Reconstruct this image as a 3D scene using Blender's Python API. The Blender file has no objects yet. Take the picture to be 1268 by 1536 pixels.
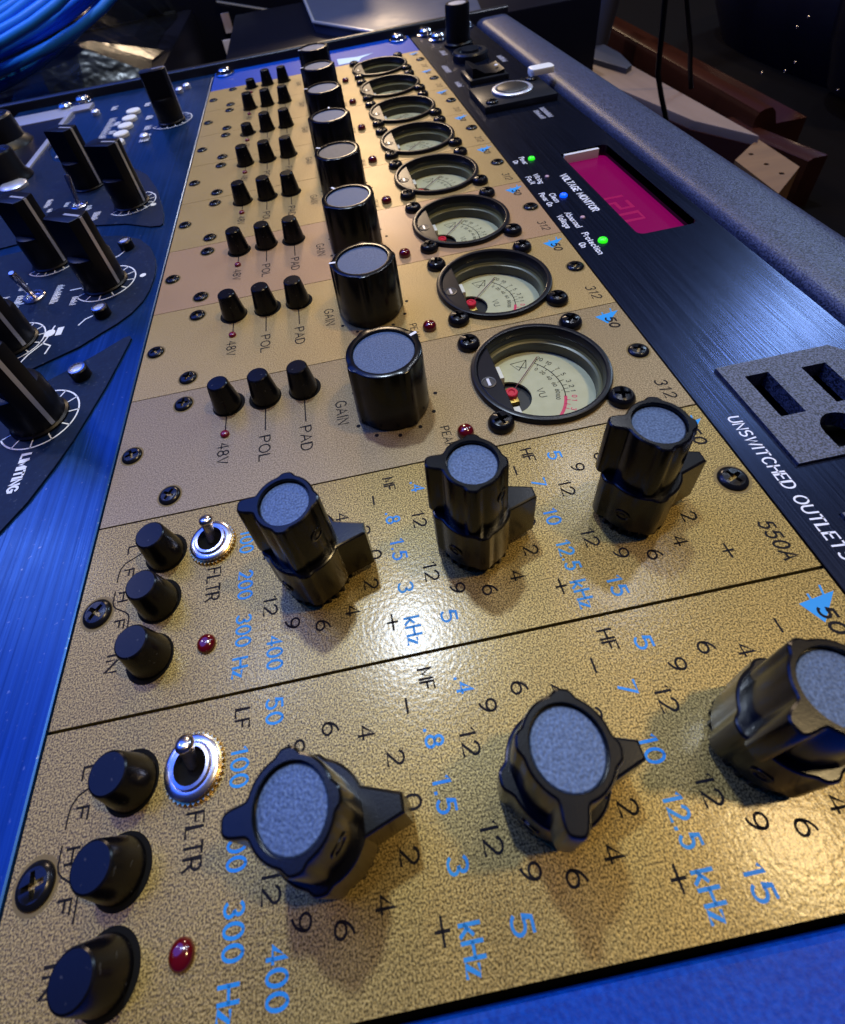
import bpy, math, random
from mathutils import Vector, Matrix
from mathutils.geometry import tessellate_polygon
random.seed(7)
PI = math.pi
MM = 0.001
scene = bpy.context.scene
col = scene.collection

# ---------------------------------------------------------------- camera
cam_d = bpy.data.cameras.new('camera')
cam = bpy.data.objects.new('camera', cam_d)
col.objects.link(cam)
scene.camera = cam
cam_d.sensor_fit = 'HORIZONTAL'
cam_d.sensor_width = 36
cam_d.lens = 804.14 * 36 / 1268
cam_d.shift_x = (634 - 576.77) / 1268
cam_d.shift_y = (561.17 - 768) / 1268
cam_d.clip_start = 0.002
cam_d.clip_end = 30
rv = Vector((2.33841911, -0.24728369, -0.08304219))
Rm = Matrix.Rotation(rv.length, 3, rv.normalized())      # rows: right, down, forward
right, down, fwd = Rm[0], Rm[1], Rm[2]
M = Matrix.Identity(4)
for i in range(3):
    M[i][0], M[i][1], M[i][2] = right[i], -down[i], -fwd[i]
CAMPOS = Vector((65.649, 7.210, 96.822)) * MM
M.translation = CAMPOS
cam.matrix_world = M
cam_d.dof.use_dof = True
cam_d.dof.focus_distance = 0.125
cam_d.dof.aperture_fstop = 42

def px(x, y, z):
    """point (mm) on the plane z (mm) seen at photo pixel x, y"""
    d = right * ((x - 576.77) / 804.14) + down * ((y - 561.17) / 804.14) + fwd
    C = CAMPOS * 1000
    t = (z - C.z) / d.z
    p = C + d * t
    return (p.x, p.y)

# ---------------------------------------------------------------- world and lamps
w = bpy.data.worlds.new('World')
scene.world = w
w.use_nodes = True
nt = w.node_tree
bg = nt.nodes['Background']
bg.inputs[0].default_value = (0.030, 0.085, 0.50, 1)
bg.inputs[1].default_value = 0.11

def lamp(name, loc, target, color, power, size, spread=180):
    d = bpy.data.lights.new(name, 'AREA')
    d.shape = 'DISK'; d.size = size; d.energy = power; d.color = color
    d.spread = math.radians(spread)
    o = bpy.data.objects.new(name, d)
    col.objects.link(o)
    o.location = Vector(loc)
    o.rotation_euler = (Vector(target) - Vector(loc)).to_track_quat('-Z', 'Y').to_euler()
    return o
TG = (0.07, 0.12, 0)
lamp('ceiling_spot_cool', (0.02, 0.57, 1.5), TG, (0.70, 0.83, 1.0), 13.5, 0.075)
lamp('ceiling_spot_warm', (0.727, 0.006, 1.5), TG, (1.0, 0.74, 0.36), 10.0, 0.10)
lamp('ceiling_spot_white', (0.626, 0.579, 1.5), TG, (0.86, 0.90, 1.0), 2.2, 0.08)
lamp('ceiling_spot_rear', (0.678, 0.992, 1.5), TG, (0.86, 0.90, 1.0), 2.6, 0.08)
lamp('ceiling_spot_left', (-0.396, 0.567, 1.5), TG, (0.55, 0.70, 1.0), 1.6, 0.09)
lamp('ceiling_spot_far_left', (-1.20, 1.05, 1.5), (-0.02, 0.07, 0), (0.80, 0.80, 1.0), 3.0, 0.14)
lamp('ceiling_spot_right', (1.75, 1.40, 1.5), (0.15, 0.1, 0), (0.55, 0.75, 1.0), 9.0, 0.30)
lamp('blue_ceiling_panel', (-0.95, 0.85, 1.6), (0.0, 0.15, 0), (0.010, 0.12, 1.0), 24, 1.9)
lamp('warm_fill_far', (0.3, 3.2, 1.5), (0.07, 0.3, 0), (1.0, 0.74, 0.48), 26, 0.45)  # added soft warm light, unseen, brightens the far panels

scene.view_settings.view_transform = 'Standard'
scene.view_settings.look = 'None'
scene.view_settings.exposure = 0.0
scene.view_settings.gamma = 1.0
scene.view_settings.use_curve_mapping = False

# ---------------------------------------------------------------- materials
MATS = {}
def mat(name, base, rough=0.5, metal=0.0, var=None, vscale=1000, vstretch=(1, 1, 1), vamt=0.5,
        bump=0.0, bscale=1500, bstretch=(1, 1, 1), emis=None, estr=0.0, spec=0.5, coat=0.0,
        rvar=0.0, vdetail=3, dust=0.0, bump2=None, crough=0.15, cbump=0.12):
    m = bpy.data.materials.new(name)
    m.use_nodes = True
    t = m.node_tree
    b = t.nodes['Principled BSDF']
    b.inputs['Base Color'].default_value = (*base, 1)
    b.inputs['Roughness'].default_value = rough
    b.inputs['Metallic'].default_value = metal
    b.inputs['Specular IOR Level'].default_value = spec
    b.inputs['Coat Weight'].default_value = coat
    b.inputs['Coat Roughness'].default_value = crough
    tc = t.nodes.new('ShaderNodeTexCoord')
    def noise(scale, stretch, detail=3):
        mp = t.nodes.new('ShaderNodeMapping')
        mp.inputs['Scale'].default_value = stretch
        n = t.nodes.new('ShaderNodeTexNoise')
        n.inputs['Scale'].default_value = scale
        n.inputs['Detail'].default_value = detail
        t.links.new(tc.outputs['Object'], mp.inputs[0])
        t.links.new(mp.outputs[0], n.inputs['Vector'])
        return n
    colsock = None
    if var is not None:
        n = noise(vscale, vstretch, vdetail)
        r = t.nodes.new('ShaderNodeValToRGB')
        r.color_ramp.elements[0].position = 0.5 - vamt / 2
        r.color_ramp.elements[1].position = 0.5 + vamt / 2
        r.color_ramp.elements[0].color = (*base, 1)
        r.color_ramp.elements[1].color = (*var, 1)
        t.links.new(n.outputs['Fac'], r.inputs[0])
        colsock = r.outputs[0]
    if dust > 0:
        n = noise(900, (1, 1, 1), 4)
        r = t.nodes.new('ShaderNodeValToRGB')
        r.color_ramp.elements[0].position = 0.66
        r.color_ramp.elements[1].position = 0.74
        r.color_ramp.elements[0].color = (0, 0, 0, 1)
        r.color_ramp.elements[1].color = (dust, dust, dust, 1)
        t.links.new(n.outputs['Fac'], r.inputs[0])
        mx = t.nodes.new('ShaderNodeMix'); mx.data_type = 'RGBA'
        t.links.new(r.outputs[0], mx.inputs[0])
        if colsock: t.links.new(colsock, mx.inputs[6])
        else: mx.inputs[6].default_value = (*base, 1)
        mx.inputs[7].default_value = (0.45, 0.45, 0.45, 1)
        colsock = mx.outputs[2]
    if colsock: t.links.new(colsock, b.inputs['Base Color'])
    if rvar > 0:
        n = noise(60, (1, 1, 1), 4)
        mr = t.nodes.new('ShaderNodeMapRange')
        mr.inputs['To Min'].default_value = rough - rvar
        mr.inputs['To Max'].default_value = rough + rvar
        t.links.new(n.outputs['Fac'], mr.inputs['Value'])
        t.links.new(mr.outputs[0], b.inputs['Roughness'])
    last = None
    if bump > 0:
        n = noise(bscale, bstretch, 2)
        bp = t.nodes.new('ShaderNodeBump')
        bp.inputs['Strength'].default_value = bump
        bp.inputs['Distance'].default_value = 0.0002
        t.links.new(n.outputs['Fac'], bp.inputs['Height'])
        last = bp
    if bump2:
        n = noise(bump2[1], (1, 1, 1), 3)
        bp = t.nodes.new('ShaderNodeBump')
        bp.inputs['Strength'].default_value = bump2[0]
        bp.inputs['Distance'].default_value = 0.0004
        t.links.new(n.outputs['Fac'], bp.inputs['Height'])
        if last: t.links.new(last.outputs[0], bp.inputs['Normal'])
        last = bp
    if last:
        t.links.new(last.outputs[0], b.inputs['Normal'])
        if coat > 0:
            n = noise(1250, (1, 1, 1), 2)
            bp = t.nodes.new('ShaderNodeBump')
            bp.inputs['Strength'].default_value = cbump
            bp.inputs['Distance'].default_value = 0.0002
            t.links.new(n.outputs['Fac'], bp.inputs['Height'])
            t.links.new(bp.outputs[0], b.inputs['Coat Normal'])
            b.inputs['Coat IOR'].default_value = 1.6
    if emis:
        b.inputs['Emission Color'].default_value = (*emis, 1)
        b.inputs['Emission Strength'].default_value = estr
    MATS[name] = m
    return m

mat('eq_gold', (0.072, 0.048, 0.013), 0.38, 0.22, var=(0.44, 0.312, 0.098), vscale=3800, vamt=0.22, bump=0.24, bscale=3600, rvar=0.09, bump2=(0.06, 900), coat=0.26, crough=0.19, cbump=0.14, spec=0.1)
mat('preamp_gold', (0.225, 0.152, 0.054), 0.40, 0.28, var=(0.47, 0.335, 0.142), vscale=3600, vamt=0.22, bump=0.2, bscale=3600, rvar=0.08, coat=0.14, crough=0.25, spec=0.12)
mat('preamp_gold_pink', (0.255, 0.155, 0.078), 0.42, 0.22, var=(0.42, 0.27, 0.15), vscale=3800, vamt=0.26, bump=0.2, bscale=3600, rvar=0.08, coat=0.16, crough=0.22, spec=0.12)
mat('preamp_gold_grey', (0.15, 0.106, 0.048), 0.40, 0.25, var=(0.35, 0.26, 0.135), vscale=3600, vamt=0.22, bump=0.2, bscale=3600, rvar=0.08, coat=0.2, crough=0.18, spec=0.15)
mat('panel_edge', (0.17, 0.12, 0.045), 0.45, 0.2, spec=0.15)
mat('black_plastic', (0.004, 0.004, 0.006), 0.36, 0, bump=0.05, bscale=3000, spec=0.25, rvar=0.06)
mat('knob_plastic', (0.0025, 0.0025, 0.0035), 0.22, 0, bump=0.03, bscale=3500, spec=0.33, rvar=0.04)
mat('button_plastic', (0.003, 0.003, 0.005), 0.26, 0, spec=0.25, rvar=0.06, dust=0.10)
mat('hole_black', (0.004, 0.004, 0.004), 0.8, 0, spec=0.1)
mat('cap_metal', (0.022, 0.042, 0.092), 0.5, 0.5, var=(0.072, 0.115, 0.22), vscale=3200, vamt=0.34, bump=0.35, bscale=2800)
mat('cap_metal_dark', (0.05, 0.055, 0.07), 0.5, 0.7, var=(0.10, 0.11, 0.13), vscale=2400, bump=0.4, bscale=2400)
mat('print_black', (0.008, 0.007, 0.009), 0.7, 0, spec=0.12)
mat('print_blue', (0.008, 0.225, 0.58), 0.5, 0, spec=0.3)
mat('logo_blue', (0.006, 0.26, 0.62), 0.45, 0, spec=0.3)
mat('print_white', (0.72, 0.74, 0.80), 0.5, 0)
mat('print_dim', (0.36, 0.38, 0.46), 0.5, 0)
mat('screw_black', (0.015, 0.015, 0.018), 0.24, 0.6, rvar=0.08)
mat('screw_recess', (0.004, 0.004, 0.005), 0.5, 0.3)
mat('screw_chrome', (0.55, 0.56, 0.60), 0.18, 1.0, bump=0.1, bscale=900)
mat('chrome', (0.62, 0.58, 0.62), 0.24, 1.0, bump=0.05, bscale=1500)
mat('brass_nut', (0.60, 0.42, 0.16), 0.25, 1.0)
mat('led_red', (0.09, 0.002, 0.004), 0.12, 0, spec=0.6, coat=0.6)
mat('led_red_small', (0.14, 0.004, 0.015), 0.25, 0, spec=0.6)
mat('bezel_black', (0.006, 0.006, 0.009), 0.28, 0, spec=0.28, bump=0.03, bscale=2500)
mat('dial_plate', (0.44, 0.43, 0.26), 0.6, 0, var=(0.50, 0.49, 0.31), vscale=300)
mat('dial_wall', (0.17, 0.16, 0.08), 0.35, 0.0)
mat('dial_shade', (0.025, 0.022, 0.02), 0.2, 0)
mat('meter_black', (0.015, 0.014, 0.014), 0.4, 0)
mat('coil_red', (0.60, 0.02, 0.05), 0.3, 0, coat=0.4)
mat('brass_part', (0.50, 0.36, 0.10), 0.35, 0.8)
mat('white_plastic', (0.72, 0.72, 0.70), 0.4, 0)
mat('needle', (0.16, 0.04, 0.05), 0.4, 0)
mat('print_red', (0.60, 0.03, 0.10), 0.5, 0)
mat('anodised_blue', (0.003, 0.028, 0.10), 0.32, 0.75, var=(0.014, 0.070, 0.22), vscale=900, vstretch=(1, 0.02, 1), vamt=0.6,
    bump=0.22, bscale=1800, bstretch=(1, 0.015, 1), dust=0.22, rvar=0.08)
mat('overlay_navy', (0.0012, 0.006, 0.026), 0.5, 0.0, var=(0.003, 0.012, 0.042), vscale=900, bump=0.15, bscale=1500, dust=0.10, spec=0.2)
mat('ear_blue', (0.001, 0.032, 0.26), 0.42, 0.0, var=(0.002, 0.058, 0.38), vscale=1300, vamt=0.35, bump=0.25, bscale=1500, spec=0.12)
mat('brushed_black', (0.005, 0.008, 0.024), 0.24, 0.9, var=(0.045, 0.062, 0.13), vscale=1800, vstretch=(1, 0.012, 1), vamt=0.7,
    bump=0.16, bscale=2600, bstretch=(1, 0.010, 1))
mat('outlet_black', (0.008, 0.011, 0.022), 0.42, 0.0, var=(0.085, 0.10, 0.17), vscale=2500, vamt=0.22, bump=0.6, bscale=2500)
mat('cheek_texture', (0.007, 0.010, 0.026), 0.40, 0.0, var=(0.055, 0.07, 0.14), vscale=1900, vamt=0.25, bump=0.7, bscale=1900, spec=0.45)
mat('rail_black', (0.025, 0.028, 0.035), 0.28, 0.5, bump=0.05, bscale=900)
mat('case_black', (0.002, 0.002, 0.003), 0.8, 0, spec=0.0)
mat('screen_magenta', (0.04, 0.0, 0.015), 0.22, 0, emis=(0.42, 0.0, 0.15), estr=0.40)
mat('digit_red', (0.1, 0.0, 0.02), 0.3, 0, emis=(0.50, 0.0, 0.14), estr=0.42)
mat('led_green', (0.02, 0.4, 0.02), 0.3, 0, emis=(0.03, 1.0, 0.01), estr=0.9)
mat('led_blue', (0.01, 0.05, 0.7), 0.3, 0, emis=(0.0, 0.08, 1.0), estr=1.6)
mat('led_off', (0.45, 0.28, 0.34), 0.35, 0)
mat('satin_grey', (0.55, 0.56, 0.62), 0.35, 0.6)
mat('cable_blue', (0.016, 0.20, 0.85), 0.33, 0, spec=0.6)
mat('wood_pale', (0.22, 0.145, 0.105), 0.6, 0, var=(0.14, 0.085, 0.06), vscale=40, vstretch=(1, 0.1, 1), bump=0.1, bscale=120, bstretch=(1, 0.06, 1))
mat('wood_red', (0.045, 0.012, 0.005), 0.2, 0, var=(0.025, 0.006, 0.003), vscale=50, vstretch=(1, 0.1, 1), coat=0.8)
mat('wood_pine', (0.18, 0.09, 0.03), 0.6, 0, var=(0.11, 0.05, 0.017), vscale=90, vstretch=(0.15, 1, 1))
mat('desk_dark', (0.0025, 0.0018, 0.002), 0.8, 0, spec=0.05)
mat('stand_metal', (0.05, 0.05, 0.075), 0.45, 0.4, bump=0.1, bscale=300)
mat('gear_black', (0.004, 0.004, 0.009), 0.35, 0, spec=0.25)
mat('glossy_grey', (0.05, 0.06, 0.10), 0.42, 0, rvar=0.1)
mat('leather_gloss', (0.004, 0.004, 0.008), 0.16, 0, spec=0.6, bump2=(0.2, 40))
mat('beige_reflection', (0.60, 0.54, 0.60), 0.5, 0)  # colour of the reflections painted on the cabinet front
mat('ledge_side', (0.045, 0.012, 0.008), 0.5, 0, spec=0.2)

def thin_clear(name, tint, refl, rough=0.03, bump=0.0, bscale=40):
    m = bpy.data.materials.new(name); m.use_nodes = True
    t = m.node_tree; t.nodes.clear()
    out = t.nodes.new('ShaderNodeOutputMaterial')
    tr = t.nodes.new('ShaderNodeBsdfTransparent'); tr.inputs[0].default_value = (*tint, 1)
    gl = t.nodes.new('ShaderNodeBsdfGlossy'); gl.inputs['Roughness'].default_value = rough
    fr = t.nodes.new('ShaderNodeFresnel'); fr.inputs[0].default_value = refl
    mx = t.nodes.new('ShaderNodeMixShader')
    t.links.new(fr.outputs[0], mx.inputs[0]); t.links.new(tr.outputs[0], mx.inputs[1]); t.links.new(gl.outputs[0], mx.inputs[2])
    t.links.new(mx.outputs[0], out.inputs[0])
    if bump:
        tc = t.nodes.new('ShaderNodeTexCoord'); n = t.nodes.new('ShaderNodeTexNoise'); n.inputs['Scale'].default_value = bscale
        bp = t.nodes.new('ShaderNodeBump'); bp.inputs['Strength'].default_value = bump; bp.inputs['Distance'].default_value = 0.004
        t.links.new(tc.outputs['Object'], n.inputs['Vector']); t.links.new(n.outputs['Fac'], bp.inputs['Height'])
        t.links.new(bp.outputs[0], gl.inputs['Normal']); t.links.new(bp.outputs[0], fr.inputs['Normal'])
    MATS[name] = m
thin_clear('meter_glass', (0.96, 0.97, 0.95), 1.35)
thin_clear('clear_bag', (0.90, 0.98, 0.99), 1.22, 0.2, 0.3, 60)

# ---------------------------------------------------------------- mesh builder (all in mm)
class MB:
    def __init__(s): s.v = []; s.f = []
    def add(s, vs, fs):
        o = len(s.v); s.v += [tuple(p) for p in vs]; s.f += [tuple(i + o for i in f) for f in fs]
    def loops(s, rings, cap0=True, cap1=True):
        """stack of equal-length closed rings of 3D points"""
        n = len(rings[0]); vs = [p for r in rings for p in r]; fs = []
        for k in range(len(rings) - 1):
            for i in range(n):
                j = (i + 1) % n
                fs.append((k*n+i, k*n+j, (k+1)*n+j, (k+1)*n+i))
        if cap0: fs.append(tuple(range(n - 1, -1, -1)))
        if cap1: fs.append(tuple((len(rings)-1)*n + i for i in range(n)))
        s.add(vs, fs)
    def prism(s, pts, z0, z1, bev=0.0, cap0=True):
        if bev > 0:
            a = [(x, y, z0) for x, y in pts]; b = [(x, y, z1 - bev) for x, y in pts]
            q = inset(pts, bev * 0.3); c = [(x, y, z1 - bev * 0.3) for x, y in q]
            q2 = inset(pts, bev); d = [(x, y, z1) for x, y in q2]
            s.loops([a, b, c, d], cap0, True)
        else:
            s.loops([[(x, y, z0) for x, y in pts], [(x, y, z1) for x, y in pts]], cap0, True)
    def box(s, x0, x1, y0, y1, z0, z1, bev=0.0):
        s.prism([(x0, y0), (x1, y0), (x1, y1), (x0, y1)], z0, z1, bev)
    def lathe(s, prof, c=(0, 0), n=48, cap0=False, cap1=False):
        s.loops([[(c[0]+r*math.cos(2*PI*i/n), c[1]+r*math.sin(2*PI*i/n), z) for i in range(n)] for r, z in prof], cap0, cap1)
    def plate(s, outer, holes, z0, z1):
        """flat plate with holes (outer ccw, holes any)"""
        polys = [outer] + holes
        tri = tessellate_polygon([[Vector((x, y, 0)) for x, y in p] for p in polys])
        flat = [p for q in polys for p in q]; n = len(flat)
        vs = [(x, y, z1) for x, y in flat] + [(x, y, z0) for x, y in flat]
        fs = []
        for a, b, c in tri:
            (x0, y0), (x1, y1), (x2, y2) = flat[a], flat[b], flat[c]
            if (x1-x0)*(y2-y0) - (x2-x0)*(y1-y0) < 0: b, c = c, b
            fs.append((a, b, c)); fs.append((a+n, c+n, b+n))
        o = 0
        for k, q in enumerate(polys):
            m = len(q)
            ar = sum(q[i][0]*q[(i+1) % m][1] - q[(i+1) % m][0]*q[i][1] for i in range(m))
            for i in range(m):
                j = (i + 1) % m
                f = (o+i, o+i+n, o+j+n, o+j)
                if (ar < 0) != (k > 0): f = f[::-1]
                fs.append(f)
            o += m
        s.add(vs, fs)
    def tube(s, path, r, n=10, caps=True):
        path = [Vector(p) for p in path]; rings = []
        up = Vector((0.13, 0.21, 1)).normalized(); prev = None
        for i, p in enumerate(path):
            t = (path[min(i+1, len(path)-1)] - path[max(i-1, 0)]).normalized()
            a = t.cross(up if prev is None else prev)
            if prev is not None: a = (prev - t * prev.dot(t))
            a.normalize(); prev = a
            b = t.cross(a)
            rr = r[i] if isinstance(r, (list, tuple)) else r
            rings.append([tuple(p + (a*math.cos(2*PI*k/n) + b*math.sin(2*PI*k/n)) * rr) for k in range(n)])
        s.loops(rings, caps, caps)
    def ribbon(s, pts, wd, z, closed=False):
        """flat printed stroke with rounded joints"""
        P = [Vector(p) for p in pts]; n = len(P)
        if closed: P = P + [P[0]]; n += 1
        L = []; Rr = []
        for i in range(n):
            a = P[max(i-1, 0)]; b = P[min(i+1, n-1)]
            if closed and i in (0, n-1): a = P[n-2]; b = P[1]
            d = (b - a)
            if d.length < 1e-9: d = Vector((1, 0))
            d.normalize(); nn = Vector((-d.y, d.x))
            k = 1.0
            if 0 < i < n-1 or closed:
                e = (P[min(i+1, n-1)] - P[i]) if i < n-1 else (P[1] - P[0])
                if e.length > 1e-9:
                    e.normalize(); c = abs(e.dot(d)); k = min(1/max(c, 0.5), 1.6)
            ext = Vector((0, 0))
            if not closed and i == 0: ext = -d * wd * 0.3
            if not closed and i == n-1: ext = d * wd * 0.3
            L.append(P[i] + ext + nn * wd * 0.5 * k); Rr.append(P[i] + ext - nn * wd * 0.5 * k)
        vs = [(p.x, p.y, z) for p in L] + [(p.x, p.y, z) for p in Rr]
        s.add(vs, [(i+n, i+1+n, i+1, i) for i in range(n-1)])
    def build(s, name, material, parent=None, loc=(0, 0, 0), smooth=35, rotz=0.0):
        me = bpy.data.meshes.new(name)
        me.from_pydata([(x*MM, y*MM, z*MM) for x, y, z in s.v], [], s.f)
        me.materials.append(MATS[material])
        if smooth:
            me.polygons.foreach_set('use_smooth', [True] * len(me.polygons))
            me.set_sharp_from_angle(angle=math.radians(smooth))
        me.update()
        return link(name, me, parent, loc, rotz)

def link(name, me, parent=None, loc=(0, 0, 0), rotz=0.0):
    o = bpy.data.objects.new(name, me); col.objects.link(o)
    o.location = Vector(loc) * MM; o.rotation_euler = (0, 0, rotz)
    if parent: o.parent = parent
    return o
def inset(pts, d):
    n = len(pts); out = []
    ar = sum(pts[i][0]*pts[(i+1) % n][1] - pts[(i+1) % n][0]*pts[i][1] for i in range(n))
    sg = 1 if ar > 0 else -1
    for i in range(n):
        a = Vector(pts[i-1]); p = Vector(pts[i]); b = Vector(pts[(i+1) % n])
        d1 = (p-a).normalized(); d2 = (b-p).normalized()
        n1 = Vector((-d1.y, d1.x)); n2 = Vector((-d2.y, d2.x))
        m = (n1+n2)
        if m.length < 1e-6: m = n1
        m.normalize(); k = 1/max(m.dot(n1), 0.5)
        q = p + m * d * k * sg; out.append((q.x, q.y))
    return out
def empty(name, loc, label=None, cat=None, group=None, parent=None):
    o = bpy.data.objects.new(name, None); col.objects.link(o)
    o.location = Vector(loc) * MM; o.empty_display_size = 0.01
    if parent: o.parent = parent
    if label: tag(o, label, cat, group)
    return o
def tag(o, label=None, cat=None, group=None, kind=None):
    if label: o['label'] = label
    if cat: o['category'] = cat
    if group: o['group'] = group
    if kind: o['kind'] = kind
    return o
def copy_tree(o, parent=None):
    c = o.copy(); col.objects.link(c); c.parent = parent
    for ch in list(o.children):
        copy_tree(ch, c)
    return c
def set_mat(o, m):
    o.material_slots[0].link = 'OBJECT'; o.material_slots[0].material = MATS[m]
def circ(cx, cy, r, n=48, a0=0): return [(cx+r*math.cos(a0+2*PI*i/n), cy+r*math.sin(a0+2*PI*i/n)) for i in range(n)]
def rrect(x0, x1, y0, y1, r, n=5):
    out = []
    for cx, cy, a in ((x1-r, y0+r, -PI/2), (x1-r, y1-r, 0), (x0+r, y1-r, PI/2), (x0+r, y0+r, PI)):
        for i in range(n+1): out.append((cx+r*math.cos(a+PI/2*i/n), cy+r*math.sin(a+PI/2*i/n)))
    return out

# ---------------------------------------------------------------- stroke lettering
def ar(cx, cy, rx, ry, a0, a1, n=14): return [(cx+rx*math.cos(math.radians(a0+(a1-a0)*i/n)), cy+ry*math.sin(math.radians(a0+(a1-a0)*i/n))) for i in range(n+1)]
GL = {
 '0': (.62, [ar(.31, .5, .29, .5, 90, 450, 22)]),
 '1': (.40, [[(.05, .78), (.27, 1), (.27, 0)]]),
 '2': (.62, [ar(.31, .71, .28, .29, 165, -25, 10) + [(.04, 0), (.60, 0)]]),
 '3': (.60, [ar(.28, .76, .25, .24, 150, -80, 10) + ar(.28, .27, .29, .27, 80, -150, 12)]),
 '4': (.64, [[(.47, 0), (.47, 1), (.02, .30), (.64, .30)]]),
 '5': (.60, [[(.53, 1), (.12, 1), (.07, .55)] + ar(.27, .32, .29, .32, 120, -145, 14)]),
 '6': (.62, [ar(.31, .30, .28, .30, 180, 540, 18), ar(.62, .30, .59, .72, 180, 105, 8)]),
 '7': (.58, [[(.03, 1), (.56, 1), (.20, 0)]]),
 '8': (.62, [ar(.31, .75, .23, .25, 0, 360, 16), ar(.31, .26, .29, .26, 0, 360, 18)]),
 '9': (.62, [ar(.31, .70, .28, .30, 0, 360, 18), ar(.0, .70, .59, .72, 0, -75, 8)]),
 '.': (.18, [[(.08, .0), (.08, .09)]]), '-': (.5, [[(.0, .5), (.5, .5)]]), '+': (.7, [[(0, .5), (.7, .5)], [(.35, .12), (.35, .88)]]),
 'A': (.70, [[(0, 0), (.35, 1), (.70, 0)], [(.13, .35), (.57, .35)]]),
 'B': (.60, [[(0, 0), (0, 1), (.3, 1)] + ar(.32, .76, .22, .24, 90, -90, 8) + [(0, .52)], [(.3, .52)] + ar(.32, .26, .27, .26, 90, -90, 8) + [(0, 0)]]),
 'C': (.68, [ar(.36, .5, .36, .5, 45, 315, 18)]),
 'D': (.66, [[(0, 0), (0, 1), (.25, 1)] + ar(.25, .5, .40, .5, 90, -90, 12) + [(0, 0)]]),
 'E': (.55, [[(.55, 1), (0, 1), (0, 0), (.55, 0)], [(0, .52), (.45, .52)]]),
 'F': (.55, [[(.55, 1), (0, 1), (0, 0)], [(0, .52), (.45, .52)]]),
 'G': (.70, [ar(.36, .5, .36, .5, 45, 300, 18) + [(.70, .12), (.70, .46), (.42, .46)]]),
 'H': (.64, [[(0, 0), (0, 1)], [(.64, 0), (.64, 1)], [(0, .52), (.64, .52)]]),
 'I': (.10, [[(.05, 0), (.05, 1)]]),
 'K': (.60, [[(0, 0), (0, 1)], [(.56, 1), (0, .42)], [(.2, .60), (.60, 0)]]),
 'L': (.52, [[(0, 1), (0, 0), (.52, 0)]]),
 'M': (.76, [[(0, 0), (0, 1), (.38, .25), (.76, 1), (.76, 0)]]),
 'N': (.64, [[(0, 0), (0, 1), (.64, 0), (.64, 1)]]),
 'O': (.74, [ar(.37, .5, .37, .5, 90, 450, 22)]),
 'P': (.60, [[(0, 0), (0, 1), (.32, 1)] + ar(.32, .74, .27, .26, 90, -90, 8) + [(0, .48)]]),
 'R': (.62, [[(0, 0), (0, 1), (.32, 1)] + ar(.32, .74, .27, .26, 90, -90, 8) + [(0, .48)], [(.32, .48), (.62, 0)]]),
 'S': (.60, [ar(.30, .75, .27, .25, 40, 250, 10) + ar(.29, .26, .29, .26, 80, -140, 12)]),
 'T': (.62, [[(0, 1), (.62, 1)], [(.31, 1), (.31, 0)]]),
 'U': (.64, [[(0, 1), (0, .32)] + ar(.32, .32, .32, .32, 180, 360, 10) + [(.64, 1)]]),
 'V': (.68, [[(0, 1), (.34, 0), (.68, 1)]]), 'W': (.92, [[(0, 1), (.23, 0), (.46, .85), (.69, 0), (.92, 1)]]),
 'a': (.48, [ar(.22, .30, .22, .30, 0, 360, 12), [(.46, .62), (.46, 0)]]), 'b': (.48, [[(0, 1), (0, 0)], ar(.24, .30, .22, .30, 0, 360, 12)]),
 'c': (.44, [ar(.24, .30, .24, .30, 45, 315, 10)]), 'e': (.48, [[(.02, .32), (.46, .32)] + ar(.24, .30, .22, .30, 0, 310, 12)]),
 'g': (.48, [ar(.22, .30, .22, .30, 0, 360, 12), [(.46, .62), (.46, -.1)] + ar(.24, -.1, .22, .2, 0, -150, 6)]),
 'i': (.10, [[(.05, 0), (.05, .62)], [(.05, .82), (.05, .90)]]), 'l': (.10, [[(.05, 0), (.05, 1)]]),
 'm': (.72, [[(0, 0), (0, .62)], [(0, .42)] + ar(.18, .42, .18, .2, 180, 0, 6) + [(.36, 0)], [(.36, .42)] + ar(.54, .42, .18, .2, 180, 0, 6) + [(.72, 0)]]),
 'n': (.46, [[(0, 0), (0, .62)], [(0, .40)] + ar(.22, .40, .22, .22, 180, 0, 7) + [(.44, 0)]]),
 'o': (.50, [ar(.25, .30, .24, .31, 0, 360, 14)]), 'r': (.32, [[(0, 0), (0, .62)], [(0, .38)] + ar(.22, .38, .22, .24, 180, 70, 5)]),
 't': (.34, [[(.14, .9), (.14, .12), (.32, .02)], [(0, .62), (.32, .62)]]), 'u': (.46, [[(0, .62), (0, .22)] + ar(.22, .22, .22, .22, 180, 360, 7) + [(.44, .62)], [(.44, .62), (.44, 0)]]),
 'w': (.66, [[(0, .62), (.17, 0), (.33, .55), (.5, 0), (.66, .62)]]),
 'k': (.50, [[(0, 0), (0, 1)], [(.44, .62), (0, .25)], [(.16, .38), (.48, 0)]]), 'z': (.46, [[(.02, .62), (.44, .62), (.0, 0), (.46, 0)]]),
 ' ': (.35, []),
}
def text(mb, s, u, v, h, length=None, wd=0.3, z=0.03, slant=0.0, gap=0.24, ang=-90):
    """centred at (u, v); reads along direction ang (deg), default towards -v with letter tops towards +u"""
    adv = sum(GL[c][0] for c in s) + gap * (len(s) - 1)
    sx = (length / adv) if length else h * 0.95
    ca, sa = math.cos(math.radians(ang)), math.sin(math.radians(ang))
    x = -adv * sx / 2
    for c in s:
        wch, st = GL[c]
        for pl in st:
            q = []
            for a, b in pl:
                tx = x + a * sx + slant * b * h; ty = (b - 0.5) * h
                q.append((u + tx*ca - ty*sa, v + tx*sa + ty*ca))
            mb.ribbon(q, wd, z)
        x += (wch + gap) * sx

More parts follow.
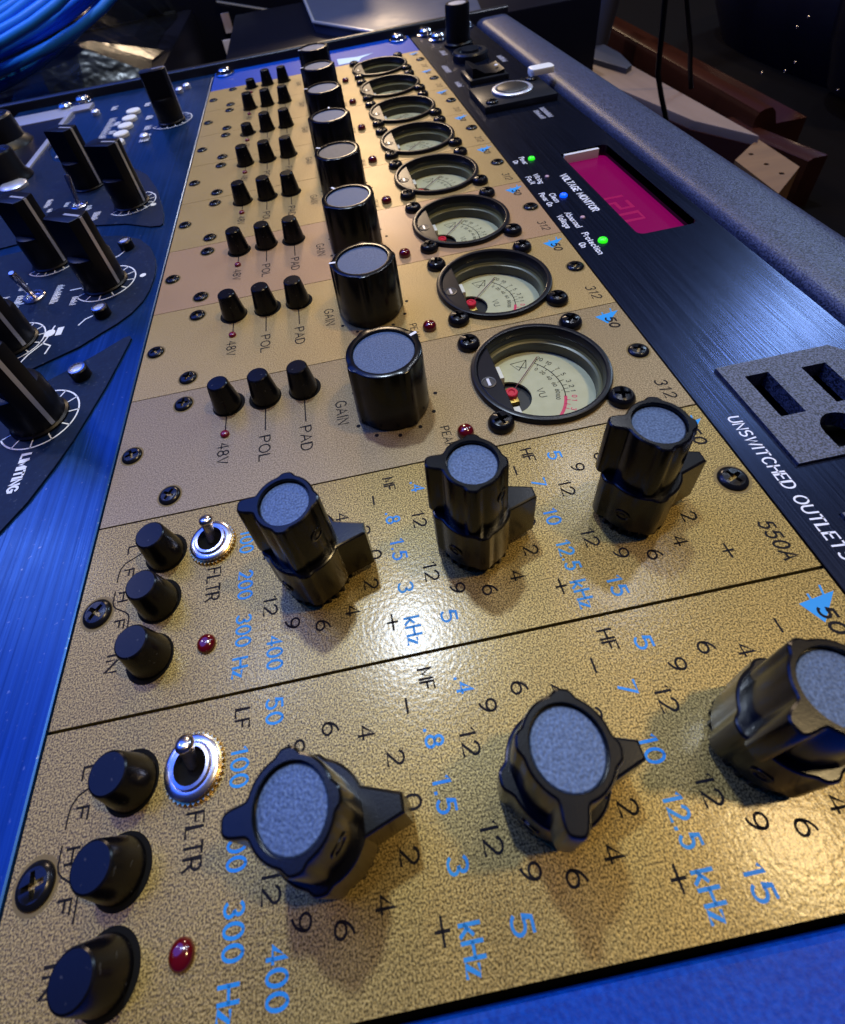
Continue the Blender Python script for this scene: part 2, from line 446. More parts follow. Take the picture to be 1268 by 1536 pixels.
# ---------------------------------------------------------------- shared small pieces
SLOT = 38.1
HH = 133.35
def polar(r0, bumps, n=96):
    out = []
    for i in range(n):
        a = 2*PI*i/n; r = r0
        for b, amp, wd in bumps:
            d = (a - b + PI) % (2*PI) - PI
            r += amp * math.exp(-abs(d/wd)**4)
        out.append((r*math.cos(a), r*math.sin(a)))
    return out

def phillips(r, L, wd):
    """plus-shaped recess outline (lies as a dark sunk cross)"""
    p = []
    for k in range(4):
        a = k*PI/2
        for x, y in ((wd, -wd), (L, -wd*0.75), (L, wd*0.75)):
            p.append((x*math.cos(a)-y*math.sin(a), x*math.sin(a)+y*math.cos(a)))
    return p

def screw_head(name, parent, loc, r, h, kind='pan', rot=0.3):
    """domed screw head with a real cross recess"""
    mb = MB()
    n = 36
    cross = phillips(r, r*0.56, r*0.15)
    m = len(cross)
    top = h
    if kind == 'pan':
        prof = [(r*0.97, 0.0), (r, h*0.25), (r*0.95, h*0.55), (r*0.84, h*0.8), (r*0.72, h*0.93)]
    else:
        prof = [(r*1.0, 0.0), (r*0.99, h*0.35), (r*0.90, h*0.7), (r*0.72, h*0.93)]
    mb.lathe(prof, (0, 0), n)
    ring = circ(0, 0, r*0.72, n)
    polys = [ring, cross]
    tri = tessellate_polygon([[Vector((x, y, 0)) for x, y in p] for p in polys])
    flat = ring + cross
    vs = [(x, y, h*(0.93 if i < n else 1.0)) for i, (x, y) in enumerate(flat)]
    fs = []
    for a, b, c in tri:
        (x0, y0), (x1, y1), (x2, y2) = flat[a], flat[b], flat[c]
        if (x1-x0)*(y2-y0)-(x2-x0)*(y1-y0) < 0: b, c = c, b
        fs.append((a, b, c))
    mb.add(vs, fs)
    lo = [(x*0.55, y*0.55, h*1.0 - r*0.55) for x, y in cross]
    hi = [(x, y, h) for x, y in cross]
    mb.add(hi + lo, [(i, (i+1) % m, m+(i+1) % m, m+i) for i in range(m)] + [tuple(range(m, 2*m))])
    return mb.build('screw' if name is None else name, 'screw_black', parent, loc, 30, rot)

def led_dome(parent, loc, r, h, material, name='indicator_light'):
    mb = MB()
    mb.lathe([(r*1.0, -0.3), (r, h*0.35), (r*0.93, h*0.6), (r*0.75, h*0.83), (r*0.45, h*0.96), (r*0.05, h)], (0, 0), 28, False, True)
    return mb.build(name, material, parent, loc, 60)

def push_button(parent, loc, h, r0=3.75, r1=2.75):
    mb = MB()
    mb.lathe([(r0*0.98, 0.0), (r0, 0.35), (r0*0.985, 0.9), (r1+0.06, h-0.5), (r1-0.05, h-0.2), (r1-0.3, h)], (0, 0), 40, False, True)
    b = mb.build('push_button', 'button_plastic', parent, loc, 22)
    mb = MB(); mb.lathe([(r0+0.55, 0.02), (r0+0.5, 0.10), (r0-0.4, 0.10)], (0.25, 0.15), 36)
    mb.build('button_bezel', 'hole_black', b, (0, 0, 0), 30)
    return b

# ---------------------------------------------------------------- equalizer module
def make_eq():
    root = empty('equalizer_module', (0, 0, 0))
    mb = MB(); mb.box(0.15, HH-0.15, 0.26, SLOT-0.26, -2.6, 0)
    mb.build('panel', 'eq_gold', root, (0, 0, 0), 0)
    # knobs
    for ku, urot in ((47.3, PI), (77.7, PI), (108.1, PI)):
        mb = MB()
        ptr = [(10.9, -1.05), (10.9, 1.05)]
        pol = []
        n = 90; t0 = math.radians(24)
        for i in range(n+1):
            a = t0 + (2*PI - 2*t0) * i/n; r = 6.35
            for b, amp, wd in ((PI/2, .55, .2), (PI, 1.0, .22), (-PI/2, .55, .2)):
                d = (a - b + PI) % (2*PI) - PI
                r += amp*math.exp(-abs(d/wd)**4)
            pol.append((r*math.cos(a), r*math.sin(a)))
        pol = pol + ptr
        mb.prism(pol, 2.1, 13.2, 0.35)
        k = mb.build('knob', 'knob_plastic', root, (ku, 17.7, 0), 20)
        mb = MB(); teeth = []
        for i in range(96):
            a = 2*PI*i/96; rr = 6.3 if i % 4 < 2 else 5.6; teeth.append((rr*math.cos(a), rr*math.sin(a)))
        mb.prism(teeth, 0.05, 2.1); mb.build('ridged_collar', 'black_plastic', k, (0, 0, 0), 20)
        mb = MB()
        up = polar(5.05, ((0, 2.6, .25), (PI/2, .6, .24), (PI, .6, .24), (-PI/2, .6, .24)), 168)
        base = [(x, y) for x, y in up]
        rim = inset(up, 0.35)
        inner = circ(0, 0, 4.2, 168)
        mb.loops([[(x*1.03, y*1.03, 13.2) for x, y in base], [(x, y, 25.4) for x, y in up],
                  [(x, y, 25.75) for x, y in inset(up, 0.1)], [(x, y, 25.9) for x, y in rim],
                  [(x, y, 25.9) for x, y in inner], [(x*0.985, y*0.985, 24.8) for x, y in inner]], False, True)
        uo = mb.build('upper_knob', 'knob_plastic', k, (0, 0, 0), 22, urot)
        mb = MB(); mb.lathe([(4.0, 24.75), (4.0, 24.95), (3.85, 25.05)], (0, 0), 48, False, True)
        mb.build('cap_disc', 'cap_metal', k, (0, 0, 0), 30)
        for nm, ang, rr, zz in (('set_screw', -0.72, 5.12, 20.0), ('set_screw', PI+0.75, 6.38, 6.4)):
            mb = MB(); mb.lathe([(1.35, -0.3), (1.35, 0.12), (1.05, 0.16), (0.8, -0.1), (0.55, -0.1), (0.42, 0.08), (.1, .1)], (0, 0), 24, False, True)
            s = mb.build(nm, 'screw_black', k, (rr*math.cos(ang), rr*math.sin(ang), zz), 30)
            s.rotation_euler = (0, PI/2, ang)
    for v, h in ((28.7, 8.2), (18.7, 8.2), (8.8, 8.2)):
        push_button(root, (16.2, v, 0), h, 3.75, 2.85)
    # toggle switch
    mb = MB(); n = 72; teeth = []
    for i in range(n):
        a = 2*PI*i/n; r = 4.75 if i % 2 else 4.35; teeth.append((r*math.cos(a), r*math.sin(a)))
    mb.prism(teeth, 0.02, 0.75)
    t = mb.build('toggle_switch', 'brass_nut', root, (25.9, 28.8, 0), 20)
    mb = MB(); mb.lathe([(4.25, 0.75), (4.3, 1.5), (3.9, 1.75), (3.2, 1.75), (3.05, 1.55), (2.95, 2.3), (2.5, 2.35), (2.35, 1.0)], (0, 0), 44)
    mb.build('nut', 'chrome', t, (0, 0, 0), 35)
    mb = MB(); mb.lathe([(2.4, 1.0), (1.5, 0.8), (0.2, 0.8)], (0, 0), 32, False, True); mb.build('bushing', 'hole_black', t)
    mb = MB(); tip = Vector((0.5, 2.3, 6.6)); p0 = Vector((0, 0.3, 0.9))
    path = [p0.lerp(tip, f) for f in (0, .25, .5, .7, .8, .86, .92, .97, 1.0)]
    mb.tube(path, [.85, .9, 1.0, 1.12, 1.3, 1.42, 1.36, 1.05, .5], 18)
    mb.build('lever', 'chrome', t, (0, 0, 0), 50)
    led_dome(root, (26.2, 9.0, 0), 1.65, 1.3, 'led_red')
    screw_head(None, root, (4.1, 19.0, 0), 2.75, 1.0, 'oval', 0.35)
    screw_head(None, root, (129.5, 19.0, 0), 2.75, 1.0, 'oval', 0.75)
    for u in (4.1, 129.5):
        mb = MB(); mb.lathe([(2.75, 0.02), (3.3, 0.025)], (u, 19.0), 40)
        mb.build('countersink', 'panel_edge', root)
    # print
    BL = {'LF': (('50', 38.4, 34.3, 3.6), ('100', 32.9, 27.8, 5.0), ('200', 32.9, 18.6, 5.4), ('300', 32.8, 10.1, 5.4), ('400', 38.5, 5.2, 5.4), ('Hz', 32.4, 3.9, 3.0)),
          'MF': (('.4', 69.3, 32.3, 2.4), ('.8', 63.0, 26.2, 2.5), ('1.5', 63.0, 19.2, 4.2), ('3', 63.0, 11.6, 1.8), ('5', 69.5, 5.0, 1.9), ('kHz', 63.0, 3.9, 4.4)),
          'HF': (('5', 99.2, 32.7, 1.9), ('7', 93.7, 27.1, 1.8), ('10', 93.5, 19.2, 3.3), ('12.5', 93.4, 11.2, 5.6), ('15', 99.3, 4.1, 3.4), ('kHz', 93.1, 3.9, 4.6))}
    for u, f in ((47.3, 'LF'), (77.7, 'MF'), (108.1, 'HF')):
        K = MB(); B = MB()
        for k, s in enumerate(('0', '2', '4', '6', '9', '12')):
            for sg in ((1,) if k == 0 else (1, -1)):
                a = math.radians(30*k)*sg
                text(K, s, u + 11.0*math.cos(a), 19.1 + 11.1*math.sin(a), 2.5, 1.75 if len(s) == 1 else 3.5, 0.35, gap=0.2)
        text(K, '-', u+12.4, 31.0, 2.4, 2.0, 0.35); text(K, '+', u+12.3, 5.95, 2.4, 2.6, 0.35)
        text(K, f, u-14.2, 34.2, 2.3, 2.7 if f == 'LF' else 3.0, 0.34)
        for s, bu, bv, L in BL[f]: text(B, s, bu, bv, 2.6, L, 0.40)
        K.build('gain_lettering', 'print_black', root, smooth=0); B.build('frequency_lettering', 'print_blue', root, smooth=0)
    K = MB(); text(K, 'FLTR', 26.5, 20.1, 2.6, 6.4, 0.34); K.build('filter_lettering', 'print_black', root, smooth=0)
    K = MB()
    text(K, 'L', 8.7, 31.3, 1.9, 1.6, 0.32); text(K, 'F', 8.8, 26.2, 1.9, 1.5, 0.34)
    text(K, 'H', 8.6, 21.4, 1.9, 1.7, 0.34); text(K, 'F', 8.8, 16.0, 1.9, 1.5, 0.34); text(K, 'IN', 8.9, 9.2, 2.1, 3.0, 0.38)
    K.ribbon([(11.4, 30.4), (10.5, 29.9), (7.7, 28.5), (7.0, 27.6), (6.75, 26.6), (6.7, 24.7)], 0.26, 0.03)
    K.ribbon([(6.75, 22.8), (6.75, 20.6), (7.0, 19.9), (7.6, 19.3), (9.6, 18.2), (10.3, 17.6), (10.55, 16.9), (10.6, 14.2)], 0.26, 0.03)
    K.build('button_lettering', 'print_black', root, smooth=0)
    K = MB(); text(K, '550A', 129.5, 6.1, 2.5, 7.4, 0.40, slant=0.18); K.build('model_number', 'print_black', root, smooth=0)
    logo(root, 0)
    return root

def logo(root, dv):
    T = MB()
    T.add([(125.6, 33.4+dv, .03), (127.5, 30.0+dv, .03), (132.1, 34.2+dv, .03)], [(0, 1, 2)])
    T.ribbon([(130.2, 33.9+dv), (130.6, 35.4+dv)], 0.35, .032); T.ribbon([(127.8, 33.3+dv), (127.9, 34.5+dv)], 0.35, .032)
    T.build('blue_emblem', 'logo_blue', root, smooth=0)
    N = MB(); text(N, '50', 128.8, 30.3+dv, 2.3, 4.0, 0.45, z=.06, slant=0.2)
    N.build('emblem_number', 'print_black', root, smooth=0)

# ---------------------------------------------------------------- preamp module
def make_preamp():
    root = empty('preamp_module', (0, 0, 0))
    MC = (104.9, 18.9)
    P = MB()
    P.plate([(0.15, 0.12), (HH-0.15, 0.12), (HH-0.15, SLOT-0.12), (0.15, SLOT-0.12)], [circ(MC[0], MC[1], 15.4, 64)], -2.6, 0)
    P.build('panel', 'preamp_gold', root, smooth=0)
    for u in (26.8, 36.8, 46.7): push_button(root, (u, 29.6, 0), 8.3, 3.7, 2.6)
    # gain knob
    out = polar(8.55, [(math.radians(a), .55, .16) for a in (25, 115, 205, 295)], 120)
    inner = circ(0, 0, 7.15, 120)
    mb = MB()
    mb.loops([[(x*1.04, y*1.04, 0.5) for x, y in out], [(x, y, 16.9) for x, y in out], [(x, y, 17.25) for x, y in inset(out, .12)],
              [(x, y, 17.4) for x, y in inset(out, .4)], [(x, y, 17.4) for x, y in inner], [(x*.99, y*.99, 16.6) for x, y in inner]], False, True)
    k = mb.build('gain_knob', 'knob_plastic', root, (68.2, 18.8, 0), 32)
    mb = MB(); mb.lathe([(6.95, 16.5), (6.95, 16.75), (6.8, 16.85)], (0, 0), 64, False, True); mb.build('cap_disc', 'cap_metal', k, smooth=30)
    mb = MB()
    for a in (25,):
        a = math.radians(a); c, s = math.cos(a), math.sin(a)
        q = [(7.3, -.35), (9.05, -.35), (9.05, .35), (7.3, .35)]
        mb.prism([(x*c-y*s, x*s+y*c) for x, y in q], 17.3, 17.5)
    mb.build('pointer_mark', 'print_white', k)
    # meter
    m = MB()
    m.lathe([(16.7, 0.02), (16.7, 1.0), (16.45, 1.45), (15.9, 1.6), (15.3, 1.5), (15.05, 1.0), (14.95, -0.6), (14.8, -1.0)], MC, 72)
    mt = m.build('vu_meter', 'bezel_black', root, smooth=35)
    m = MB(); m.lathe([(14.8, -1.0), (14.75, -2.4)], MC, 72); m.build('inner_ring', 'bezel_black', mt, smooth=40)
    m = MB(); m.lathe([(14.75, -2.4), (14.5, -3.0), (13.95, -3.2)], MC, 72); m.build('cup', 'dial_wall', mt, smooth=40)
    m = MB(); m.lathe([(13.95, -3.2), (13.95, -5.0), (13.85, -6.8)], MC, 72); m.build('shade_ring', 'dial_shade', mt, smooth=40)  # dark band paints the dark reflection onto the meter wall
    pv = (98.0, 18.8)
    hole = circ(pv[0]-.3, pv[1]-.6, 4.5, 40)
    m = MB()
    dpl = [p for p in circ(MC[0], MC[1], 13.83, 80) if p[0] > 95.5]
    dpl.sort(key=lambda p: math.atan2(p[1]-MC[1], p[0]-MC[0]))
    notch = [p for p in circ(pv[0]-.6, pv[1]-.6, 5.4, 60) if p[0] > 95.6]
    notch.sort(key=lambda p: -math.atan2(p[1]-pv[1], p[0]-pv[0]))
    m.plate(dpl + notch, [], -7.0, -6.4)
    m.build('dial_plate', 'dial_plate', mt, smooth=0)
    m = MB(); m.lathe([(13.9, -7.8), (0.2, -7.8)], MC, 48, False, True); m.build('movement_well', 'meter_black', mt, smooth=0)
    m = MB(); m.box(95.2, 97.6, 23.2, 27.6, -7.6, -4.2, .3); m.box(95.2, 98.2, 9.4, 13.4, -7.6, -4.4, .3)
    m.build('movement_bridge', 'white_plastic', mt)
    m = MB(); m.box(95.4, 99.4, 16.3, 21.6, -7.6, -6.4, .3); m.build('coil_support', 'brass_part', mt)
    m = MB(); m.lathe([(1.55, -6.4), (1.55, -5.2), (1.35, -5.0), (.8, -5.0), (0.6, -5.3), (.1, -5.3)], pv, 30, False, True); m.build('coil', 'coil_red', mt)
    m = MB(); a = math.radians(47); c, s = math.cos(a), math.sin(a)
    m.tube([(1.6*c, 1.6*s, -5.7), (15.0*c, 15.0*s, -5.8)], 0.12, 6); m.build('needle', 'needle', mt, (pv[0], pv[1], 0))
    D = MB(); Rr = MB(); z = -6.37
    def pol(r, d): return (pv[0]+r*math.cos(math.radians(d)), pv[1]+r*math.sin(math.radians(d)))
    D.ribbon([pol(13.1, 45-i*2.0) for i in range(32)], .24, z)
    Rr.ribbon([pol(13.1, -17.5-i*2.0) for i in range(15)], .75, z)
    for d in (45, 33, 22, 13, 6, -1, -6, -11): D.ribbon([pol(13.1, d), pol(14.2, d)], .16, z)
    for d in (40, 28, 17, 5, -8): D.ribbon([pol(13.1, d), pol(12.4, d)], .14, z)
    for d in (-22, -28, -34): Rr.ribbon([pol(13.1, d), pol(14.2, d)], .2, z)
    for s_, d, r in (('20', 43, 15.2), ('10', 33, 15.2), ('7', 22, 15.2), ('5', 13, 15.2), ('3', 3, 15.2), ('2', -4, 15.2), ('1', -10, 15.2)):
        p = pol(r, d); text(D, s_, p[0], p[1], 1.15, None, .18, z, ang=-90+d)
    for s_, d in (('0', 38), ('20', 28), ('40', 16), ('60', 3), ('80', -9)):
        p = pol(11.4, d); text(D, s_, p[0], p[1], .95, None, .15, z, ang=-90+d)
    text(D, '100', pol(11.3, -18)[0], pol(11.3, -18)[1], .95, None, .15, z, ang=-108)
    for s_, d in (('0', -17), ('1', -22), ('3', -33)):
        p = pol(15.2, d); text(Rr, s_, p[0], p[1], 1.15, None, .2, z, ang=-90+d)
    text(D, 'VU', 105.4, 17.6, 1.7, 2.9, .20, z)
    D.ribbon([(101.2, 29.4), (105.6, 29.8), (102.6, 26.6)], .22, z, True); D.ribbon([(102.4, 28.2), (104.6, 26.9), (105.6, 29.8)], .2, z)
    text(D, '5', 103.6, 8.2, 1.8, 1.5, .24, z, ang=0)
    D.build('dial_markings', 'print_black', mt, smooth=0); Rr.build('red_scale', 'print_red', mt, smooth=0)
    # cover segment with slotted adjuster
    seg = [p for p in circ(MC[0], MC[1], 15.0, 96) if p[0] < 95.4]
    seg.sort(key=lambda p: math.atan2(p[1]-MC[1], p[0]-MC[0]) % (2*PI))
    m = MB(); m.prism(seg, -1.5, 0.9, .2); cv = m.build('cover', 'bezel_black', mt, smooth=12)
    m = MB(); m.lathe([(1.9, .92), (1.8, 1.05), (1.45, 1.0), (1.4, .93), (.1, .93)], (91.9, 18.0), 28, False, True); ad = m.build('adjuster', 'meter_black', cv, smooth=30)
    m = MB(); m.box(91.55, 92.2, 16.8, 19.2, .95, 1.12); m.build('adjuster_slot', 'satin_grey', cv)
    m = MB(); m.lathe([(14.85, 0.1), (0.1, 0.1)], MC, 64, False, True); m.build('glass', 'meter_glass', mt, smooth=0)
    for du, dv, rr in ((-13.9, 14.3, .2), (13.6, 14.4, 1.0), (14.1, -13.4, .5), (-13.9, -13.4, .9)):
        screw_head(None, root, (MC[0]+du, MC[1]+dv, 0), 3.0, 2.3, 'pan', rr)
    for u, v, rr in ((3.8, 19.0, .3), (14.9, 5.0, .9), (14.8, 33.2, .1), (129.8, 19.0, .5)):
        screw_head(None, root, (u, v, 0), 2.45, .8, 'oval', rr)
        mb = MB(); mb.lathe([(2.45, .02), (2.85, .025)], (u, v), 36); mb.build('countersink', 'panel_edge', root)
    led_dome(root, (82.7, 5.1, 0), 1.9, 2.2, 'led_red')
    led_dome(root, (26.6, 19.7, 0), 1.1, 1.0, 'led_red_small')
    for u, v0, s_, v, L in ((26.6, 20.6, '48V', 14.0, 6.2), (36.6, 18.5, 'POL', 13.0, 7.2), (46.6, 18.6, 'PAD', 13.4, 7.2)):
        K = MB(); K.ribbon([(u, 26.0), (u, v0)], .32, .03); text(K, s_, u-.15, v, 2.6, L, .34)
        K.build('button_lettering', 'print_black', root, smooth=0)
    K = MB(); text(K, 'GAIN', 55.6, 19.0, 2.6, 7.4, .32)
    for d in (-90, -120, -150, 180-32, -62, -32, 0, 30, 60, 88, 118):
        a = math.radians(d); c = (68.2+10.6*math.cos(a), 19.0+10.6*math.sin(a))
        K.add([(x, y, .03) for x, y in circ(c[0], c[1], .5, 14)], [tuple(range(14))])
    K.build('gain_scale', 'print_black', root, smooth=0)
    K = MB(); text(K, 'PEAK', 78.5, 5.2, 1.9, 6.0, .24); K.build('peak_lettering', 'print_black', root, smooth=0)
    K = MB(); text(K, '312', 129.6, 6.1, 2.5, 5.6, .36, slant=.18); K.build('model_number', 'print_black', root, smooth=0)
    logo(root, 0.6)
    return root

# ---------------------------------------------------------------- rack case and setting
def make_setting():
    d = MB(); d.box(-2500, 2500, -1500, 4000, -190, -150); o = d.build('desk', 'desk_dark', smooth=0); tag(o, kind='structure')
    wl = MB(); wl.box(-3500, 3500, 4000, 4060, -1200, 2600); o = wl.build('wall', 'desk_dark', smooth=0); tag(o, kind='structure')

    rc = empty('rack_case', (90, 200, -150), 'textured black rack case with a rounded edge strip along the power conditioner', 'rack case')
    off = Vector((-90, -200, 150))
    def part(mb, name, m, smooth=35): return mb.build(name, m, rc, tuple(off), smooth)
    # side cheek: rounded cross-section extruded along v
    prof = [(180.6, -60), (180.6, -5), (180.9, -2.2), (181.8, -.4), (183.4, .7), (186, 1.3), (198, 1.5), (200.6, 1.1), (202.6, .2), (204.0, -1.6), (204.6, -4), (204.8, -60)]
    m = MB(); m.loops([[(x, y, z) for x, z in prof] for y in (-80, 60, 200, 330, 428)], True, True)
    part(m, 'side_cheek', 'cheek_texture')
    prof = [(421.5, -60), (421.5, 3.6), (421.9, 4.8), (422.8, 5.4), (426.2, 5.4), (427.2, 4.8), (427.6, 3.6), (427.6, -60)]
    m = MB(); m.loops([[(x, y, z) for y, z in prof] for x in (-300, -100, 60, 203)], True, True)
    part(m, 'end_rail', 'rail_black')
    m = MB(); m.box(-300, 204, -80, 428, -149.9, -141); part(m, 'case_floor', 'case_black', 0)
    m = MB(); m.box(204.8, 209, -80, 428, -141, -8); part(m, 'case_side', 'case_black', 0)
    m = MB(); m.box(178.4, 180.4, -80, 421, -40, -9); part(m, 'side_rail', 'case_black', 0)

def make_rack_frame():
    r = empty('module_frame', (66, 190, -141), 'blue ended metal frame holding the gold modules in one row', 'rack frame')
    off = Vector((-66, -190, 141))
    def part(mb, name, m, smooth=35): return mb.build(name, m, r, tuple(off), smooth)
    m = MB(); m.box(.3, HH-.2, 381.3, 421, -3, -.1, .3); e = part(m, 'end_ear', 'ear_blue', 12)
    m = MB(); m.box(.3, HH-.2, -52, -.85, -3, .0, .8); part(m, 'end_ear', 'ear_blue', 12)
    m = MB(); m.box(.3, HH-.2, -52, 421, -110, -8.2); part(m, 'frame_body', 'case_black', 0)
    m = MB(); m.box(.3, HH-.2, -1.2, 0.2, -8.1, -7.2); part(m, 'mounting_rail', 'case_black', 0)
    m = MB(); m.box(.3, HH-.2, 381.1, 381.25, -8.1, -.6); part(m, 'mounting_rail', 'case_black', 0)
    m = MB()
    m.add([(82, 383.4, .05), (95, 383.2, .05), (97, 389, .05), (106, 395.5, .05), (95, 393.5, .05), (82, 397, .05)], [(0, 1, 2, 3, 4, 5)])
    g = part(m, 'pale_patch', 'pale_blue_patch', 0)  # irregular pale blue patch on the far ear
    for u, v in ((8, 413.5), (125, 413.5)):
        s = MB(); s.lathe([(6.3, 0), (6.3, .8), (5.8, 1.1), (4.6, 1.1), (4.5, 1.6), (4.2, 3.0), (3.2, 3.8), (2.0, 4.0), (1.6, 3.2), (.1, 3.0)], (0, 0), 30, False, True)
        s.build('rack_screw', 'screw_chrome', r, tuple(off + Vector((u, v, 0))), 30)
mat('pale_blue_patch', (0.20, 0.50, 0.75), 0.4, 0)

# ---------------------------------------------------------------- channel strip (blue unit)
def bar_knob(parent, u, v, rot, h=27, r=7.0, line=True):
    mb = MB()
    mb.lathe([(r+.6, 0.3), (r+.6, 1.2), (r, 1.6), (r, 12.0), (r-.5, 13.2), (r-1.6, 13.6)], (0, 0), 48, False, True)
    k = mb.build('knob', 'black_plastic', parent, (u, v, 0), 35, rot)
    mb = MB()
    wdt = 4.0
    pts = [(r*math.cos(a), r*math.sin(a)) for a in [math.radians(x) for x in range(-34, 35, 4)]] + [(r*math.cos(a), r*math.sin(a)) for a in [math.radians(x) for x in range(146, 215, 4)]]
    mb.prism(pts, 1.6, h, .5)
    mb.build('grip', 'black_plastic', k, smooth=35)
    if line:
        mb = MB(); mb.box(-.1, r-.3, -.5, .5, h-.02, h+.15); mb.box(r-.12, r+.18, -.55, .55, 2.0, h-.2)
        mb.build('pointer_line', 'satin_grey', k)
    return k
def dial_arc(mb, u, v, r, a0, a1, n=9, wd=.42, tick=2.6, z=.7):
    P = [(u+r*math.cos(math.radians(a0+(a1-a0)*i/40)), v+r*math.sin(math.radians(a0+(a1-a0)*i/40))) for i in range(41)]
    mb.ribbon(P, wd, z)
    for i in range(n+1):
        a = math.radians(a0+(a1-a0)*i/n)
        mb.ribbon([(u+r*math.cos(a), v+r*math.sin(a)), (u+(r-tick)*math.cos(a), v+(r-tick)*math.sin(a))], wd*.85, z)
def hatch(mb, u, v, L, h, z=.7, step=.62, ang=-90):
    """lettering too small to read: a row of short strokes"""
    ca, sa = math.cos(math.radians(ang)), math.sin(math.radians(ang)); x = -L/2
    while x < L/2:
        hh = h*random.choice((.65, 1, 1, .8)); tx = x + random.uniform(0, .15)
        q = [(tx, -h/2), (tx+random.uniform(-.1, .25), -h/2+hh)]
        mb.ribbon([(u+a*ca-b*sa, v+a*sa+b*ca) for a, b in q], .3, z)
        if random.random() < .5:
            q = [(tx, -h/2+hh*.5), (tx+.45, -h/2+hh*.5)]
            mb.ribbon([(u+a*ca-b*sa, v+a*sa+b*ca) for a, b in q], .26, z)
        x += step*random.uniform(.8, 1.15)
def make_channel_strip():
    r = empty('channel_strip', (-67, 190, -141), 'brushed blue channel strip with tall black bar knobs and dark curved overlays', 'audio unit')
    off = Vector((67, -190, 141))
    g = empty
    def part(mb, name, m, smooth=35): return mb.build(name, m, r, tuple(off), smooth)
    m = MB(); m.box(-133.5, -.35, -60, 420.5, -3, .0, .5); part(m, 'face_panel', 'anodised_blue', 12)
    m = MB(); m.box(-133, -.6, -58, 420, -120, -3.1); part(m, 'chassis', 'case_black', 0)
    lower = [(-100, 40), (-60, 52), (-40, 66), (-30.5, 73.5), (-23.2, 80.4), (-19.0, 87.5), (-15.4, 96.4), (-12.8, 104), (-10.7, 112.5), (-8.4, 122), (-6.6, 132), (-5.2, 140), (-4.9, 142.2), (-5.6, 143.4), (-7.4, 143.0), (-14, 138.0), (-21, 133.3), (-28.1, 129.2), (-45, 121), (-70, 113), (-100, 108)]
    mid = [(-130, 118), (-80, 123), (-55, 128), (-34.4, 136.7), (-21, 143.3), (-15.5, 148), (-11, 151.5), (-7.4, 155.5), (-4.6, 161), (-3.3, 167), (-2.9, 175), (-3.4, 182), (-4.6, 188), (-7.8, 196.6), (-13, 204.4), (-21.7, 210.8), (-33.1, 214.5), (-50, 215.5), (-73, 213.5), (-130, 205)]
    upp = [(-130, 215), (-73, 221), (-50, 223.5), (-34.7, 224.5), (-21.7, 220.4), (-10.5, 213.5), (-6.4, 212.6), (-5.5, 214), (-6.2, 221), (-8, 229.7), (-13.5, 249.7), (-20.5, 266.9), (-30.3, 280.9), (-40.5, 296), (-52, 300), (-66, 303), (-78, 311), (-86, 330), (-86, 350), (-130, 350)]
    for p in (lower, mid, upp):
        m = MB()
        ar_ = sum(p[i][0]*p[(i+1) % len(p)][1]-p[(i+1) % len(p)][0]*p[i][1] for i in range(len(p)))
        m.plate(p if ar_ > 0 else p[::-1], [], .02, .6); part(m, 'overlay_plate', 'overlay_navy', 0)
    for u, v, a in ((-24.3, 114.6, -38), (-20.3, 177.0, -32), (-22.3, 238.5, -26), (-18, 338, 4), (-44.2, 152.2, -38), (-45.5, 200.5, -32), (-47.5, 268.0, -30)):
        k = bar_knob(r, u, v, math.radians(a), 27)
        k.location += off*MM
    for a in ((-24.3, 114.6, 10.2, 95, -148, 8), (-20.3, 177.0, 10.4, 80, -148, 8), (-22.3, 238.5, 10.2, 60, -140, 8), (-18, 338, 11.5, 60, -150, 8), (-44.2, 152.2, 9.6, 95, -100, 7), (-45.5, 200.5, 9.6, 20, -140, 7)):
        W = MB(); dial_arc(W, *a); part(W, 'dial_scale', 'print_white', 0)
    W = MB(); text(W, 'LIMITING', -24.0, 96.9, 2.3, 11.2, .62, z=.7); part(W, 'white_lettering', 'print_white', 0)
    W = MB()
    W.ribbon([(-32.5, 156.8), (-33.4, 150.6), (-33.9, 148.6), (-37.2, 144.2), (-38.4, 141.2)], .5, .7); W.ribbon([(-33.9, 148.6), (-31.0, 146.6), (-31.6, 143.0)], .5, .7)
    W.add([(x, y, .72) for x, y in circ(-33.2, 153.3, 1.8, 18)], [tuple(range(18))])
    W.ribbon([(-30.0, 154.8), (-30.0, 152.0)], 2.0, .7)
    part(W, 'switch_symbol', 'print_white', 0)
    for p, wd in (([(-19.5, 165.3), (-20, 163.3)], .45), ([(-20.6, 158.2), (-22.6, 157.2), (-24.2, 154.6)], .5), ([(-32.8, 176.9), (-29.0, 176.9)], .55), ([(-50.0, 174.6), (-46.5, 174.6)], .55), ([(-21.2, 193.5), (-19.3, 194.6), (-17.6, 197)], .5)):
        W = MB(); W.ribbon(p, wd, .7); part(W, 'white_line', 'print_white', 0)
    for c in ((-27.0, 176.2, 1.3), (-7.2, 177.2, 1.1), (-50.8, 198.5, 1.0), (-12.2, 233.0, 1.2)):
        W = MB(); W.add([(x, y, .72) for x, y in circ(c[0], c[1], c[2], 16)], [tuple(range(16))]); part(W, 'white_dot', 'print_white', 0)
